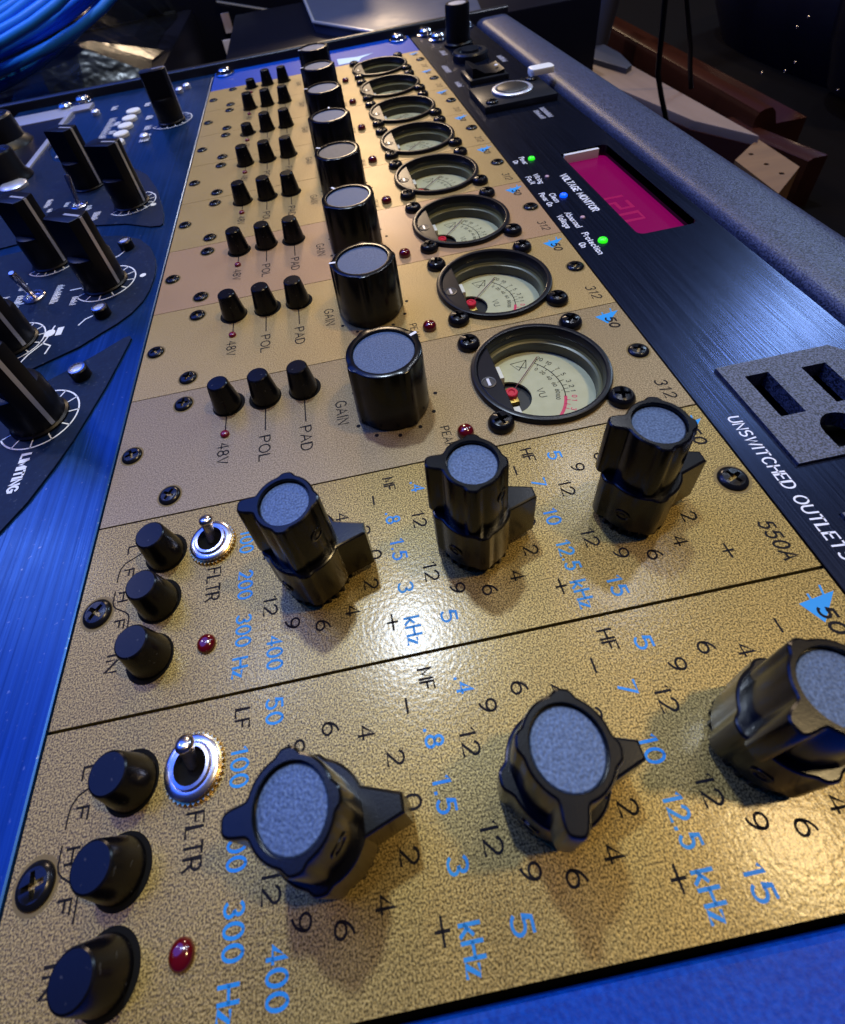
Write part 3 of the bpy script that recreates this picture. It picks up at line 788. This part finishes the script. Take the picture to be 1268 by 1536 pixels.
    for u, v, L, h in ((-37.2, 176.2, 11, 2.6), (-51.0, 175.5, 9, 2.6), (-29.6, 169.8, 4.5, 2.2), (-57, 178, 6, 3), (-52.4, 186, 4, 2),
                       (-37, 233, 7, 3), (-39, 226, 6, 2.5), (-42, 243, 4, 2.5), (-64, 256, 8, 2.6), (-61, 248, 3, 2.2), (-54, 251, 4, 2.2), (-80, 335, 6, 5), (-84, 345, 5, 4), (-76, 318, 6, 4),
                       (-33, 352, 6, 4), (-31, 334, 6, 4), (-52, 352, 6, 3.6), (-52, 338, 5, 3.6), (-30, 318, 10, 5), (-60, 384, 7, 4), (-38, 378, 6, 4)):
        W = MB(); hatch(W, u, v, L, h); part(W, 'small_lettering', 'print_white', 0)
    W = MB(); hatch(W, -57.3, 348, 36, 4.5, .1, .9); part(W, 'hatched_strip', 'print_white', 0)
    # silver ringed posts
    for u, v in ((-16.4, 128.6), (-16.8, 199.4), (-16.8, 157.6)):
        m = MB(); m.lathe([(2.6, .6), (2.6, 3.6), (2.3, 3.9)], (0, 0), 28); o = m.build('button_post', 'black_plastic', r, tuple(off+Vector((u, v, 0))))
        m = MB(); m.lathe([(2.35, 3.85), (2.3, 4.15), (1.75, 4.2), (1.6, 3.8)], (0, 0), 28); m.build('ring', 'chrome', o)
        m = MB(); m.lathe([(1.6, 3.8), (1.0, 4.0), (.1, 4.05)], (0, 0), 20, False, True); m.build('centre', 'satin_grey', o)
    for u, v, du, dv in ((-45.4, 177, 1.8, -5.2), (-47.6, 246.7, 1.0, 2.5)):
        m = MB(); m.lathe([(3.9, .6), (3.9, 1.2), (3.4, 1.6), (2.5, 1.6), (2.1, 1.0), (.1, 1.0)], (0, 0), 30, False, True); o = m.build('toggle_switch', 'chrome', r, tuple(off+Vector((u, v, 0))))
        m = MB(); m.tube([(0, 0, 1), (du*.5, dv*.5, 7), (du*.95, dv*.95, 13), (du, dv, 14)], [1.0, 1.1, 1.3, .8], 14); m.build('lever', 'chrome', o)
    for i in range(5):
        m = MB(); m.lathe([(4.3, 0.05), (4.3, 1.5), (3.9, 2.0), (.1, 2.1)], (0, 0), 28, False, True)
        m.build('white_button', 'white_plastic', r, tuple(off+Vector((-45.3, 368-i*12.5, 0))))
    for u, v in ((-71, 380), (-30.0, 318), (-20, 392), (-16, 398)):
        m = MB(); m.lathe([(2.6, 0.05), (2.4, 2.2), (1.5, 3.0), (.1, 3.2)], (0, 0), 20, False, True); m.build('small_button', 'satin_grey', r, tuple(off+Vector((u, v, 0))))
    # window frame of the unit's meter
    m = MB(); m.box(-91.6, -88.4, 290, 392, .02, 1.6, .4); m.box(-131, -91.7, 384, 404, .02, 1.4, .4); m.box(-91.6, -78, 392.2, 404, .02, 1.4, .4); m.box(-131, -91.7, 290, 293.5, .02, 1.6, .4)
    part(m, 'meter_frame', 'satin_grey')
    m = MB(); m.box(-131, -91.8, 293.7, 383.8, .62, .9); part(m, 'meter_window', 'gear_black', 0)
    m = MB(); m.lathe([(6.5, .1), (6.5, 1.5), (5.5, 2.2), (.1, 2.4)], (0, 0), 30, False, True); m.build('round_stud', 'satin_grey', r, tuple(off+Vector((-89, 284, .6))))
    for u, v, rr, h in ((-118, 352, 13, 17), (-95, 296, 9.0, 15)):
        m = MB(); m.lathe([(rr*1.25, .9), (rr*1.2, 2), (rr, 4.5), (rr*.93, h-1), (rr*.85, h), (rr*.7, h-.4)], (0, 0), 36, False, True)
        o = m.build('round_knob', 'black_plastic', r, tuple(off+Vector((u, v, 0))))
        m = MB(); m.lathe([(rr*.68, h-.38), (rr*.3, h+.1), (.1, h+.1)], (0, 0), 30, False, True); m.build('cap', 'screw_chrome', o)
    for u, v in ((-87, 413), (-96, 404)):
        m = MB(); m.lathe([(6.3, 0.05), (6.3, .9), (4.6, 1.2), (4.4, 2.8), (3.2, 3.8), (1.9, 3.9), (1.5, 3.2), (.1, 3.0)], (0, 0), 28, False, True)
        m.build('rack_screw', 'screw_chrome', r, tuple(off+Vector((u, v, .1))))

# ---------------------------------------------------------------- power conditioner (black unit)
def make_conditioner():
    r = empty('power_conditioner', (155, 190, -141), 'black brushed power conditioner with magenta voltage display and mains outlets', 'power conditioner')
    off = Vector((-155, -190, 141))
    def part(mb, name, m, smooth=35): return mb.build(name, m, r, tuple(off), smooth)
    win = rrect(153.8, 172.8, 142.6, 206.6, 2.2)
    def outl(v0):
        return [(142.2, v0), (173.4, v0), (173.4, v0+23.6), (169.4, v0+28.0), (142.2, v0+28.0)]
    holes = [win] + [inset(outl(v), .15) for v in (56.7, 18.4)]
    m = MB(); m.plate([(133.65, -60), (177.6, -60), (177.6, 421), (133.65, 421)], holes, -3, 0); part(m, 'face_panel', 'brushed_black', 0)
    m = MB(); m.box(134, 177.4, -58, 420, -100, -8.5); part(m, 'chassis', 'case_black', 0)
    for v0 in (56.7, 18.4):
        m = MB()
        s1 = [(146.8, v0+11.5), (152.2, v0+11.5), (152.2, v0+23.6), (146.8, v0+23.6)]
        s2 = [(159.4, v0+12.2), (165.0, v0+12.2), (165.0, v0+22.9), (159.4, v0+22.9)]
        gd = [(151.9, v0+2.0), (160.3, v0+2.0)] + [(156.1+4.2*math.cos(a*PI/12), v0+5.8+4.2*math.sin(a*PI/12)) for a in range(13)]
        m.plate(inset(outl(v0), .35), [s1, s2, gd], -3.5, .7)
        o = part(m, 'outlet', 'outlet_black', 0)
        m = MB(); m.box(144, 171, v0+1, v0+26, -8, -6.8); m.build('outlet_well', 'hole_black', o, (0, 0, 0), 0)
        m = MB(); m.box(155.3, 156.9, v0+2.2, v0+6.2, -6.7, -5.0, .2); m.build('ground_contact', 'screw_black', o)
    # voltage display
    m = MB(); m.loops([[(x, y, -.05) for x, y in win], [(x, y, -4.2) for x, y in win]][::-1], False, False); part(m, 'window_wall', 'gear_black', 30)
    m = MB(); m.prism(inset(win, .05), -5, -4.2); sc = part(m, 'display_screen', 'screen_magenta', 0)
    D = MB(); seg = 3.2; w_ = 1.15
    for k, ch in enumerate('120'):
        c = (159.8, 175.5-k*8.0); z = -4.15
        if ch == '1': D.ribbon([(c[0]-4.2, c[1]-2), (c[0]+4.2, c[1]-2)], w_, z)
        elif ch == '2': D.ribbon([(c[0]+4.2, c[1]+2.2), (c[0]+4.2, c[1]-2.2), (c[0], c[1]-2.2), (c[0], c[1]+2.2), (c[0]-4.2, c[1]+2.2), (c[0]-4.2, c[1]-2.2)], w_, z)
        else: D.ribbon([(c[0]+4.2, c[1]+2.2), (c[0]+4.2, c[1]-2.2), (c[0]-4.2, c[1]-2.2), (c[0]-4.2, c[1]+2.2)], w_, z, True)
    D.build('display_digits', 'digit_red', sc, smooth=0)
    m = MB(); m.box(155.6, 169.5, 205.0, 206.4, -4.1, -.6, .1); part(m, 'window_end_glint', 'white_plastic')  # white strip painted in as the glint on the far window wall
    for v, mt_, rr in ((206.4, 'led_green', 1.3), (189.8, 'led_off', .8), (174.1, 'led_blue', 1.3), (158.1, 'led_off', .8), (143.1, 'led_green', 1.45)):
        o = led_dome(r, tuple(off+Vector((142.6, v, 0))), rr, rr*.8, mt_)
    W = MB(); text(W, 'UNSWITCHED OUTLETS', 138.3, 54.8, 2.3, 32.5, .34, slant=.1); part(W, 'outlet_lettering', 'print_white', 0)
    W = MB(); text(W, 'VOLTAGE MONITOR', 148.4, 175.0, 2.4, 28.5, .46); part(W, 'display_lettering', 'print_white', 0)
    for v, a, b in ((206.4, 'Power', 'On'), (189.8, 'Wiring', 'Fault'), (174.1, 'Clean', 'Power On'), (158.1, 'Abnormal', 'Voltage'), (143.1, 'Protection', 'On')):
        W = MB(); text(W, a, 139.5, v, 1.9, len(a)*1.25, .34); text(W, b, 136.4, v, 1.9, len(b)*1.2, .34); part(W, 'indicator_lettering', 'print_white', 0)
    for u, v, L, h in ((139.4, 335, 13, 3), (139.4, 306.5, 8, 3), (171.3, 334, 12, 3), (161, 247.5, 10, 2.2), (164.5, 248.5, 12, 2.2), (145, 366, 10, 3)):
        H = MB(); hatch(H, u, v, L, h, .03); part(H, 'small_lettering', 'print_dim', 0)
    # lamp socket plate
    m = MB(); m.box(139.6, 174.0, 259.5, 287.5, 0.02, 3.2, .5); x = part(m, 'socket_plate', 'rail_black')
    m = MB(); m.lathe([(9.6, 3.22), (9.6, 4.2), (9.0, 4.6), (7.8, 4.6), (7.4, 3.8)], (157, 274), 40); m.build('socket_ring', 'satin_grey', x)
    m = MB(); m.lathe([(7.4, 3.8), (7.2, 4.8), (6.5, 5.2), (.1, 5.2)], (157, 274), 36, False, True); m.build('socket_insert', 'meter_black', x)
    for u, v in ((144, 263.6), (169.6, 283.2)): screw_head('socket_screw', x, (u, v, 3.2), 2.9, 1.2, 'pan', .4)
    m = MB(); m.prism(rrect(169.5, 181.5, 282.5, 289.5, 2.0), 4.6, 7.6, .8); m.prism(rrect(169.5, 172.5, 283, 287, .6), 3.3, 4.6); m.build('release_tab', 'white_plastic', x)
    m = MB(); m.box(143.5, 164, 300, 319, .02, 2.6, .4); x = part(m, 'rocker_switch', 'rail_black')
    m = MB(); m.loops([[(y, v, z) for y, z in ((145.5, 2.6), (145.5, 7.4), (147.2, 7.2), (152, 4.2), (158, 3.6), (162.3, 4.6), (162.3, 2.6))] for v in (317, 302)], True, True); m.build('rocker', 'black_plastic', x)
    m = MB(); m.lathe([(1.0, 4.9), (.8, 5.2), (.1, 5.3)], (160, 309), 14, False, True); m.build('rocker_dot', 'print_white', x)
    m = MB(); m.lathe([(10, .02), (10, 3.4), (9.3, 4.2), (7, 4.2), (6.5, 3.2), (5.2, 3.2), (4.9, 5), (.1, 5.2)], (156, 346), 40, False, True); part(m, 'round_socket', 'rail_black')
    m = MB(); m.lathe([(8.6, .02), (8.6, 1.5), (7.4, 2.2), (7.2, 21), (6.7, 22), (5.6, 22.0), (5.4, 21.6), (.1, 21.6)], (157, 377), 40, False, True); kn = part(m, 'dimmer_knob', 'black_plastic')
    m = MB(); m.lathe([(5.3, 21.65), (5.1, 21.9), (.1, 22)], (157, 377), 30, False, True); m.build('knob_cap', 'satin_grey', kn)
    for u, v in ((144, 414), (171, 414), (148.5, 397)):
        s = MB(); s.lathe([(6, .02), (6, .8), (4.6, 1.1), (4.3, 2.8), (3.2, 3.7), (1.9, 3.8), (1.5, 3.0), (.1, 2.9)], (0, 0), 28, False, True)
        s.build('rack_screw', 'screw_chrome', r, tuple(off+Vector((u, v, 0))), 30)

# ---------------------------------------------------------------- things behind the rack
def slab(name, poly_px, z, th, m, bev=1.0):
    pts = [px(x, y, z) for x, y in poly_px]
    c = (sum(p[0] for p in pts)/len(pts), sum(p[1] for p in pts)/len(pts))
    q = [(p[0]-c[0], p[1]-c[1]) for p in pts]
    ar_ = sum(q[i][0]*q[(i+1) % len(q)][1]-q[(i+1) % len(q)][0]*q[i][1] for i in range(len(q)))
    if ar_ < 0: q = q[::-1]
    mb = MB(); mb.prism(q, -th, 0, bev)
    return mb.build(name, m, None, (c[0], c[1], z), 30)
def make_background():
    # wooden shelf ledge and rail beyond the case
    o = slab('wooden_ledge', [(775, 5), (800, 15), (1140, 204), (1040, 180), (880, 112), (770, 40)], -95, 7, 'wood_pale'); tag(o, 'pale wooden ledge running away beside the textured rack edge', 'ledge')
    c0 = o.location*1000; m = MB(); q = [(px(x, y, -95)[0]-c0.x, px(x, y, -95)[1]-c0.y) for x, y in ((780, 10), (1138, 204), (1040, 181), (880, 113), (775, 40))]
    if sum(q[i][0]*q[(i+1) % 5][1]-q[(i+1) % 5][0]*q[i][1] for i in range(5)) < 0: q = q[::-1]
    m.prism(q, -54.9, -7.1); m.build('ledge_side', 'ledge_side', o, smooth=0)  # dark red side board, its shadow included in the colour
    a = px(825, 3, -100); b = px(1110, 178, -100)
    root = empty('wooden_rail', (a[0], a[1], -150), 'polished red brown wooden rail with a bright highlight beyond the pale ledge', 'rail')
    def along(t, du, z): return (a[0]+(b[0]-a[0])*t+du, a[1]+(b[1]-a[1])*t, z)
    m = MB(); m.loops([[(a[0]-a[0]+(b[0]-a[0])*t+du, (b[1]-a[1])*t, z) for du, z in ((14, 0), (14, 47), (16, 52), (20, 54), (26, 54), (30, 50), (34, 40), (60, 40), (60, 0))] for t in (-.6, 0, .5, 1.0)], True, True)
    m.build('moulding', 'wood_red', root)
    a = px(1075, 180, -110); b = px(1215, 238, -110)
    m = MB(); m.loops([[((b[0]-a[0])*t+du, (b[1]-a[1])*t, z) for du, z in ((0, 0), (0, 38), (3, 40), (14, 40), (14, 0))] for t in (0, 1)], True, True)
    o = m.build('wooden_batten', 'wood_red', None, (a[0], a[1], -150)); tag(o, 'short dark red wooden batten beside the drilled pine block', 'batten')
    blk = [px(*p, -100) for p in ((1103, 240), (1137, 208), (1200, 250), (1168, 290))]
    c = (sum(p[0] for p in blk)/4, sum(p[1] for p in blk)/4)
    q = [(p[0]-c[0], p[1]-c[1]) for p in blk]
    if sum(q[i][0]*q[(i+1) % 4][1]-q[(i+1) % 4][0]*q[i][1] for i in range(4)) < 0: q = q[::-1]
    hs = []
    for x, y in ((1127, 231), (1150, 246), (1173, 260)):
        p = px(x, y, -100); hs.append(circ(p[0]-c[0], p[1]-c[1], 1.7, 14))
    root = empty('pine_block', (c[0], c[1], -150), 'small pale pine block with three drilled holes', 'wood block')
    m = MB(); m.plate(q, hs, 40, 50); m.build('block_top', 'wood_pine', root, smooth=0)
    m = MB(); m.prism(inset(q, .05), 0, 39.9); m.build('block_base', 'wood_pine', root, smooth=0)
    # stand with a flat foot
    f = px(905, 85, -92)
    root = empty('microphone_stand', (f[0], f[1], -94.9), 'grey metal stand pole with a flat foot on the pale ledge', 'stand')
    fo = [px(*p, -92) for p in ((790, 30), (850, 38), (930, 82), (948, 100), (940, 106), (860, 82))]
    q = [(p[0]-f[0], p[1]-f[1]) for p in fo]
    if sum(q[i][0]*q[(i+1) % 6][1]-q[(i+1) % 6][0]*q[i][1] for i in range(6)) < 0: q = q[::-1]
    m = MB(); m.prism(q, 0, 5, 1); m.build('foot', 'stand_metal', root)
    p0 = px(893, 66, -92); m = MB(); m.tube([(p0[0]-f[0], p0[1]-f[1], 4), (p0[0]-f[0]+16, p0[1]-f[1]+5, 80), (p0[0]-f[0]+80, p0[1]-f[1]+25, 400)], 13, 20); m.build('pole', 'stand_metal', root)
    # hanging cables
    for (x0, y0), (x1, y1), (x2, y2), lab in (((998, 0), (987, 110), (1000, 180), 'thin dark cable hanging in front of the pale ledge'), ((1030, 0), (1036, 70), (1037, 132), 'thin black cable hanging against the polished wooden rail')):
        pa = px(x2, y2, -95); d = 1.0
        P = []
        for (x, y) in ((x2, y2), ((x1+x2)/2-1, (y1+y2)/2), (x1, y1), ((x0+x1)/2, (y0+y1)/2), (x0, y0), (2*x0-x1+3, y0-90)):
            dv = right*((x-576.77)/804.14)+down*((y-561.17)/804.14)+fwd
            t = (pa[1]-CAMPOS.y*1000)/dv.y
            p = CAMPOS*1000+dv*t; P.append((p.x-pa[0], p.y-pa[1], p.z+95))
        m = MB(); m.tube(P, 1.9, 10); o = m.build('hanging_cable', 'black_plastic', None, (pa[0], pa[1], -95)); tag(o, lab, 'cable')
    # black chair with studded edge
    root = empty('studded_chair', (720, 620, -150), 'shiny black leather chair with small bright studs', 'chair')
    m = MB()
    rings = []
    for i, (s, z) in enumerate(((.9, 0), (1, 40), (1.02, 75), (.96, 95), (.8, 108), (.5, 114), (.1, 116))):
        rings.append([(150*s*math.copysign(abs(math.cos(a))**.6, math.cos(a)), 190*s*math.copysign(abs(math.sin(a))**.6, math.sin(a)), z) for a in [2*PI*k/48 for k in range(48)]])
    m.loops(rings, True, True); m.build('seat', 'gear_black', root, smooth=60)
    m = MB(); m.lathe([(60, 0), (72, 40), (78, 90), (70, 140), (40, 172), (5, 180)], (70, -20), 32, True, True); m.build('backrest', 'leather_gloss', root, (-190, -130, 20), 60)
    for x, y in ((1213, 25), (1196, 40), (1193, 93), (1178, 106), (1143, 109), (1257, 135)):
        dv = right*((x-576.77)/804.14)+down*((y-561.17)/804.14)+fwd
        t = (425-CAMPOS.y*1000)/dv.y; p = CAMPOS*1000+dv*t
        m = MB(); m.lathe([(.95, 0), (.8, .6), (.4, .9), (.05, 1.0)], (0, 0), 12, True, True); s = m.build('stud', 'chrome', root, (p.x-720, p.y-620, p.z+150)); s.rotation_euler = (1.2, 0, 0)
    # glossy tablet
    o = slab('glossy_tablet', [(452, -12), (471, 34), (566, 50), (730, 30), (712, -12)], -18, 8, 'glossy_grey', 1.2); tag(o, 'glossy grey blue flat panel with a pale rim behind the rack rail', 'tablet')
    m = MB(); pts = [px(x, y, -17.9) for x, y in ((452, -12), (471, 34), (566, 50), (600, 46))]
    c = o.location*1000
    m.tube([(p[0]-c.x, p[1]-c.y, .6) for p in pts], 1.6, 8); m.build('rim', 'satin_grey', o)
    m = MB(); b0 = px(600, 20, -26); m.box(-170, 170, -110, 110, 0, 124, 2); bo = m.build('equipment_box', 'gear_black', None, (b0[0], b0[1]+40, -150)); tag(bo, 'black equipment box under the glossy flat panel', 'box')
    # dark cabinet far behind; its blurred beige reflections are built as plates
    root = empty('dark_cabinet', (-60, 800, -150), 'glossy black cabinet with two pale upright painted reflections behind the rack rail', 'cabinet')
    m = MB(); m.box(-190, 210, 0, 240, 0, 260, 3); m.build('carcass', 'gear_black', root)
    for (x0, y0, x1, y1), mm in (((331, 20, 351, 47), 'beige_reflection'), ((334, 60, 356, 92), 'beige_reflection'), ((246, 18, 275, 52), 'glossy_grey'), ((250, 62, 280, 95), 'glossy_grey'), ((395, 26, 399, 78), 'glossy_grey')):
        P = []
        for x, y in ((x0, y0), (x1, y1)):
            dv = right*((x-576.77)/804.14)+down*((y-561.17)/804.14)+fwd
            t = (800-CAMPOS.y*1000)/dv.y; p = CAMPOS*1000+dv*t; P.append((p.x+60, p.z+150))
        m = MB(); m.box(P[0][0], P[1][0], -3, -.2, P[1][1], P[0][1], .4); m.build('front_and_reflection_plate', mm, root)
    P = []
    for x, y in ((325, 3), (455, 24)):
        dv = right*((x-576.77)/804.14)+down*((y-561.17)/804.14)+fwd
        t = (796-CAMPOS.y*1000)/dv.y; p = CAMPOS*1000+dv*t; P.append((p.x+60, -5, p.z+150))
    m = MB(); m.tube(P, 2.2, 8); m.build('edge_strip', 'glossy_grey', root)
    # coil of blue cable in a clear bag, on a low black box
    m = MB(); m.box(-260, 238, -95, 300, 0, 132, 3); o = m.build('low_box', 'gear_black', None, (-300, 560, -150)); tag(o, 'low black box under the bag of blue cable', 'box')
    m = MB()
    base = Vector((-330, 640, 40))
    N = 18*48; P = []
    ex = Vector((1, 0, 0)); ey = Vector((.0, .80, .60)); ez = ex.cross(ey)
    for i in range(N+1):
        t = i/48; a = 2*PI*t; lay = int(t)
        rr = 205-9*(lay % 9)+7*math.sin(a*2+lay*1.7)+5*math.sin(a*3+lay)
        p = ex*rr*math.cos(a)+ey*rr*.62*math.sin(a)+ez*(9*(lay // 9)+8*math.sin(a+lay*2.1)+5*(lay % 4))
        P.append(tuple(p))
    m.tube(P, 4.0, 10); zmin = min(v[2] for v in m.v)
    o = m.build('cable_coil', 'cable_blue', None, (-262, 622, -17.5-zmin), 60); tag(o, 'coil of bright blue cable inside a clear plastic bag', 'cable')
    cz = -17.5-zmin
    # bag: crumpled clear sheet over the coil
    m = MB(); nx, ny = 13, 9; vs = []
    rnd = random.Random(5)
    for j in range(ny+1):
        for i in range(nx+1):
            a = i/nx*2-1; b = j/ny*2-1
            x = -325+a*252+rnd.uniform(-9, 9); y = 650+b*150+rnd.uniform(-8, 8)
            edge = max(abs(a), abs(b)); h = 1-edge**4
            z = h*(30+(b+1)*62)+(rnd.uniform(-10, 12) if h > .02 else rnd.uniform(0, 2))
            vs.append((x+325, y-660, max(z, 0)))
    m.add(vs, [(j*(nx+1)+i, j*(nx+1)+i+1, (j+1)*(nx+1)+i+1, (j+1)*(nx+1)+i) for j in range(ny) for i in range(nx)])
    o = m.build('plastic_bag', 'clear_bag', None, (-325, 660, -17.4), 0); tag(o, 'crumpled clear plastic bag around the blue cable coil', 'bag')

# ---------------------------------------------------------------- build everything
make_setting()
make_rack_frame()
eq = make_eq()
pre = make_preamp()
# equalizers
tag(eq, 'gold equalizer module at the end of the row beside the blue frame end', 'equalizer', 'gold equalizer modules')
eq2 = copy_tree(eq)
eq2.location = (0, SLOT*MM, 0)
tag(eq2, 'gold equalizer module between the other equalizer and the preamp modules', 'equalizer', 'gold equalizer modules')
ks = [c for c in eq.children if c.name.startswith('knob')]
for k, a in zip(sorted(ks, key=lambda o: o.location.x), (PI+.05, math.radians(-105), math.radians(200))):
    for c in k.children:
        if c.name.startswith('upper_knob'): c.rotation_euler.z = a
ks = [c for c in eq2.children if c.name.startswith('knob')]
for k, a in zip(sorted(ks, key=lambda o: o.location.x), (PI-.12, PI-.25, PI-.30)):
    for c in k.children:
        if c.name.startswith('upper_knob'): c.rotation_euler.z = a
# preamps
labels = ['gold preamp module right beside the equalizer modules',
          'second gold preamp module counted from the equalizers',
          'third gold preamp module from the equalizers, with a pinkish panel',
          'gold preamp module, fourth from the equalizers',
          'gold preamp module with a dark gain knob cap, fifth from the equalizers',
          'gold preamp module with one button pushed in, sixth from the equalizers',
          'seventh gold preamp module from the equalizers, second from the far blue end',
          'gold preamp module touching the blue frame end with a pale patch']
labels[3], labels[4] = 'gold preamp module with a dark gain knob cap, fourth from the equalizers', 'gold preamp module, fifth from the equalizers, beside the one with a dark knob cap'
pmats = ['preamp_gold_grey', 'preamp_gold', 'preamp_gold_pink', 'preamp_gold', 'preamp_gold', 'preamp_gold', 'preamp_gold', 'preamp_gold']
rots = [0, 150, 95, 120, 60, 140, 155, 170]
for i in range(8):
    o = pre if i == 0 else copy_tree(pre)
    o.location = (0, (2+i)*SLOT*MM, 0)
    tag(o, labels[i], 'preamp', 'gold preamp modules in a row')
mods = sorted([o for o in bpy.data.objects if o.name.startswith('preamp_module')], key=lambda o: o.location.y)
for i, o in enumerate(mods):
    for c in o.children:
        if c.name.startswith('panel'): set_mat(c, pmats[i])
        if c.name.startswith('vu_meter'):
            for d in c.children:
                if d.name.startswith('needle'): d.rotation_euler.z = math.radians(random.uniform(-2.5, 1.5))
        if c.name.startswith('gain_knob'):
            c.rotation_euler.z = math.radians(rots[i])
            if i == 3:
                for d in c.children:
                    if d.name.startswith('cap_disc'): set_mat(d, 'cap_metal_dark')
    if i in (5, 7):
        b = sorted([c for c in o.children if c.name.startswith('push_button')], key=lambda c: c.location.x)[0]
        b.location.z = -3.4*MM
        for d in b.children: d.location.z = 3.4*MM
for o in mods + [eq, eq2]:
    for c in o.children:
        if c.name.startswith('screw'): c.rotation_euler.z = random.uniform(0, PI/2)
        if c.name.startswith('push_button'): c.rotation_euler.z = random.uniform(0, 6)
make_channel_strip()
make_conditioner()
make_background()
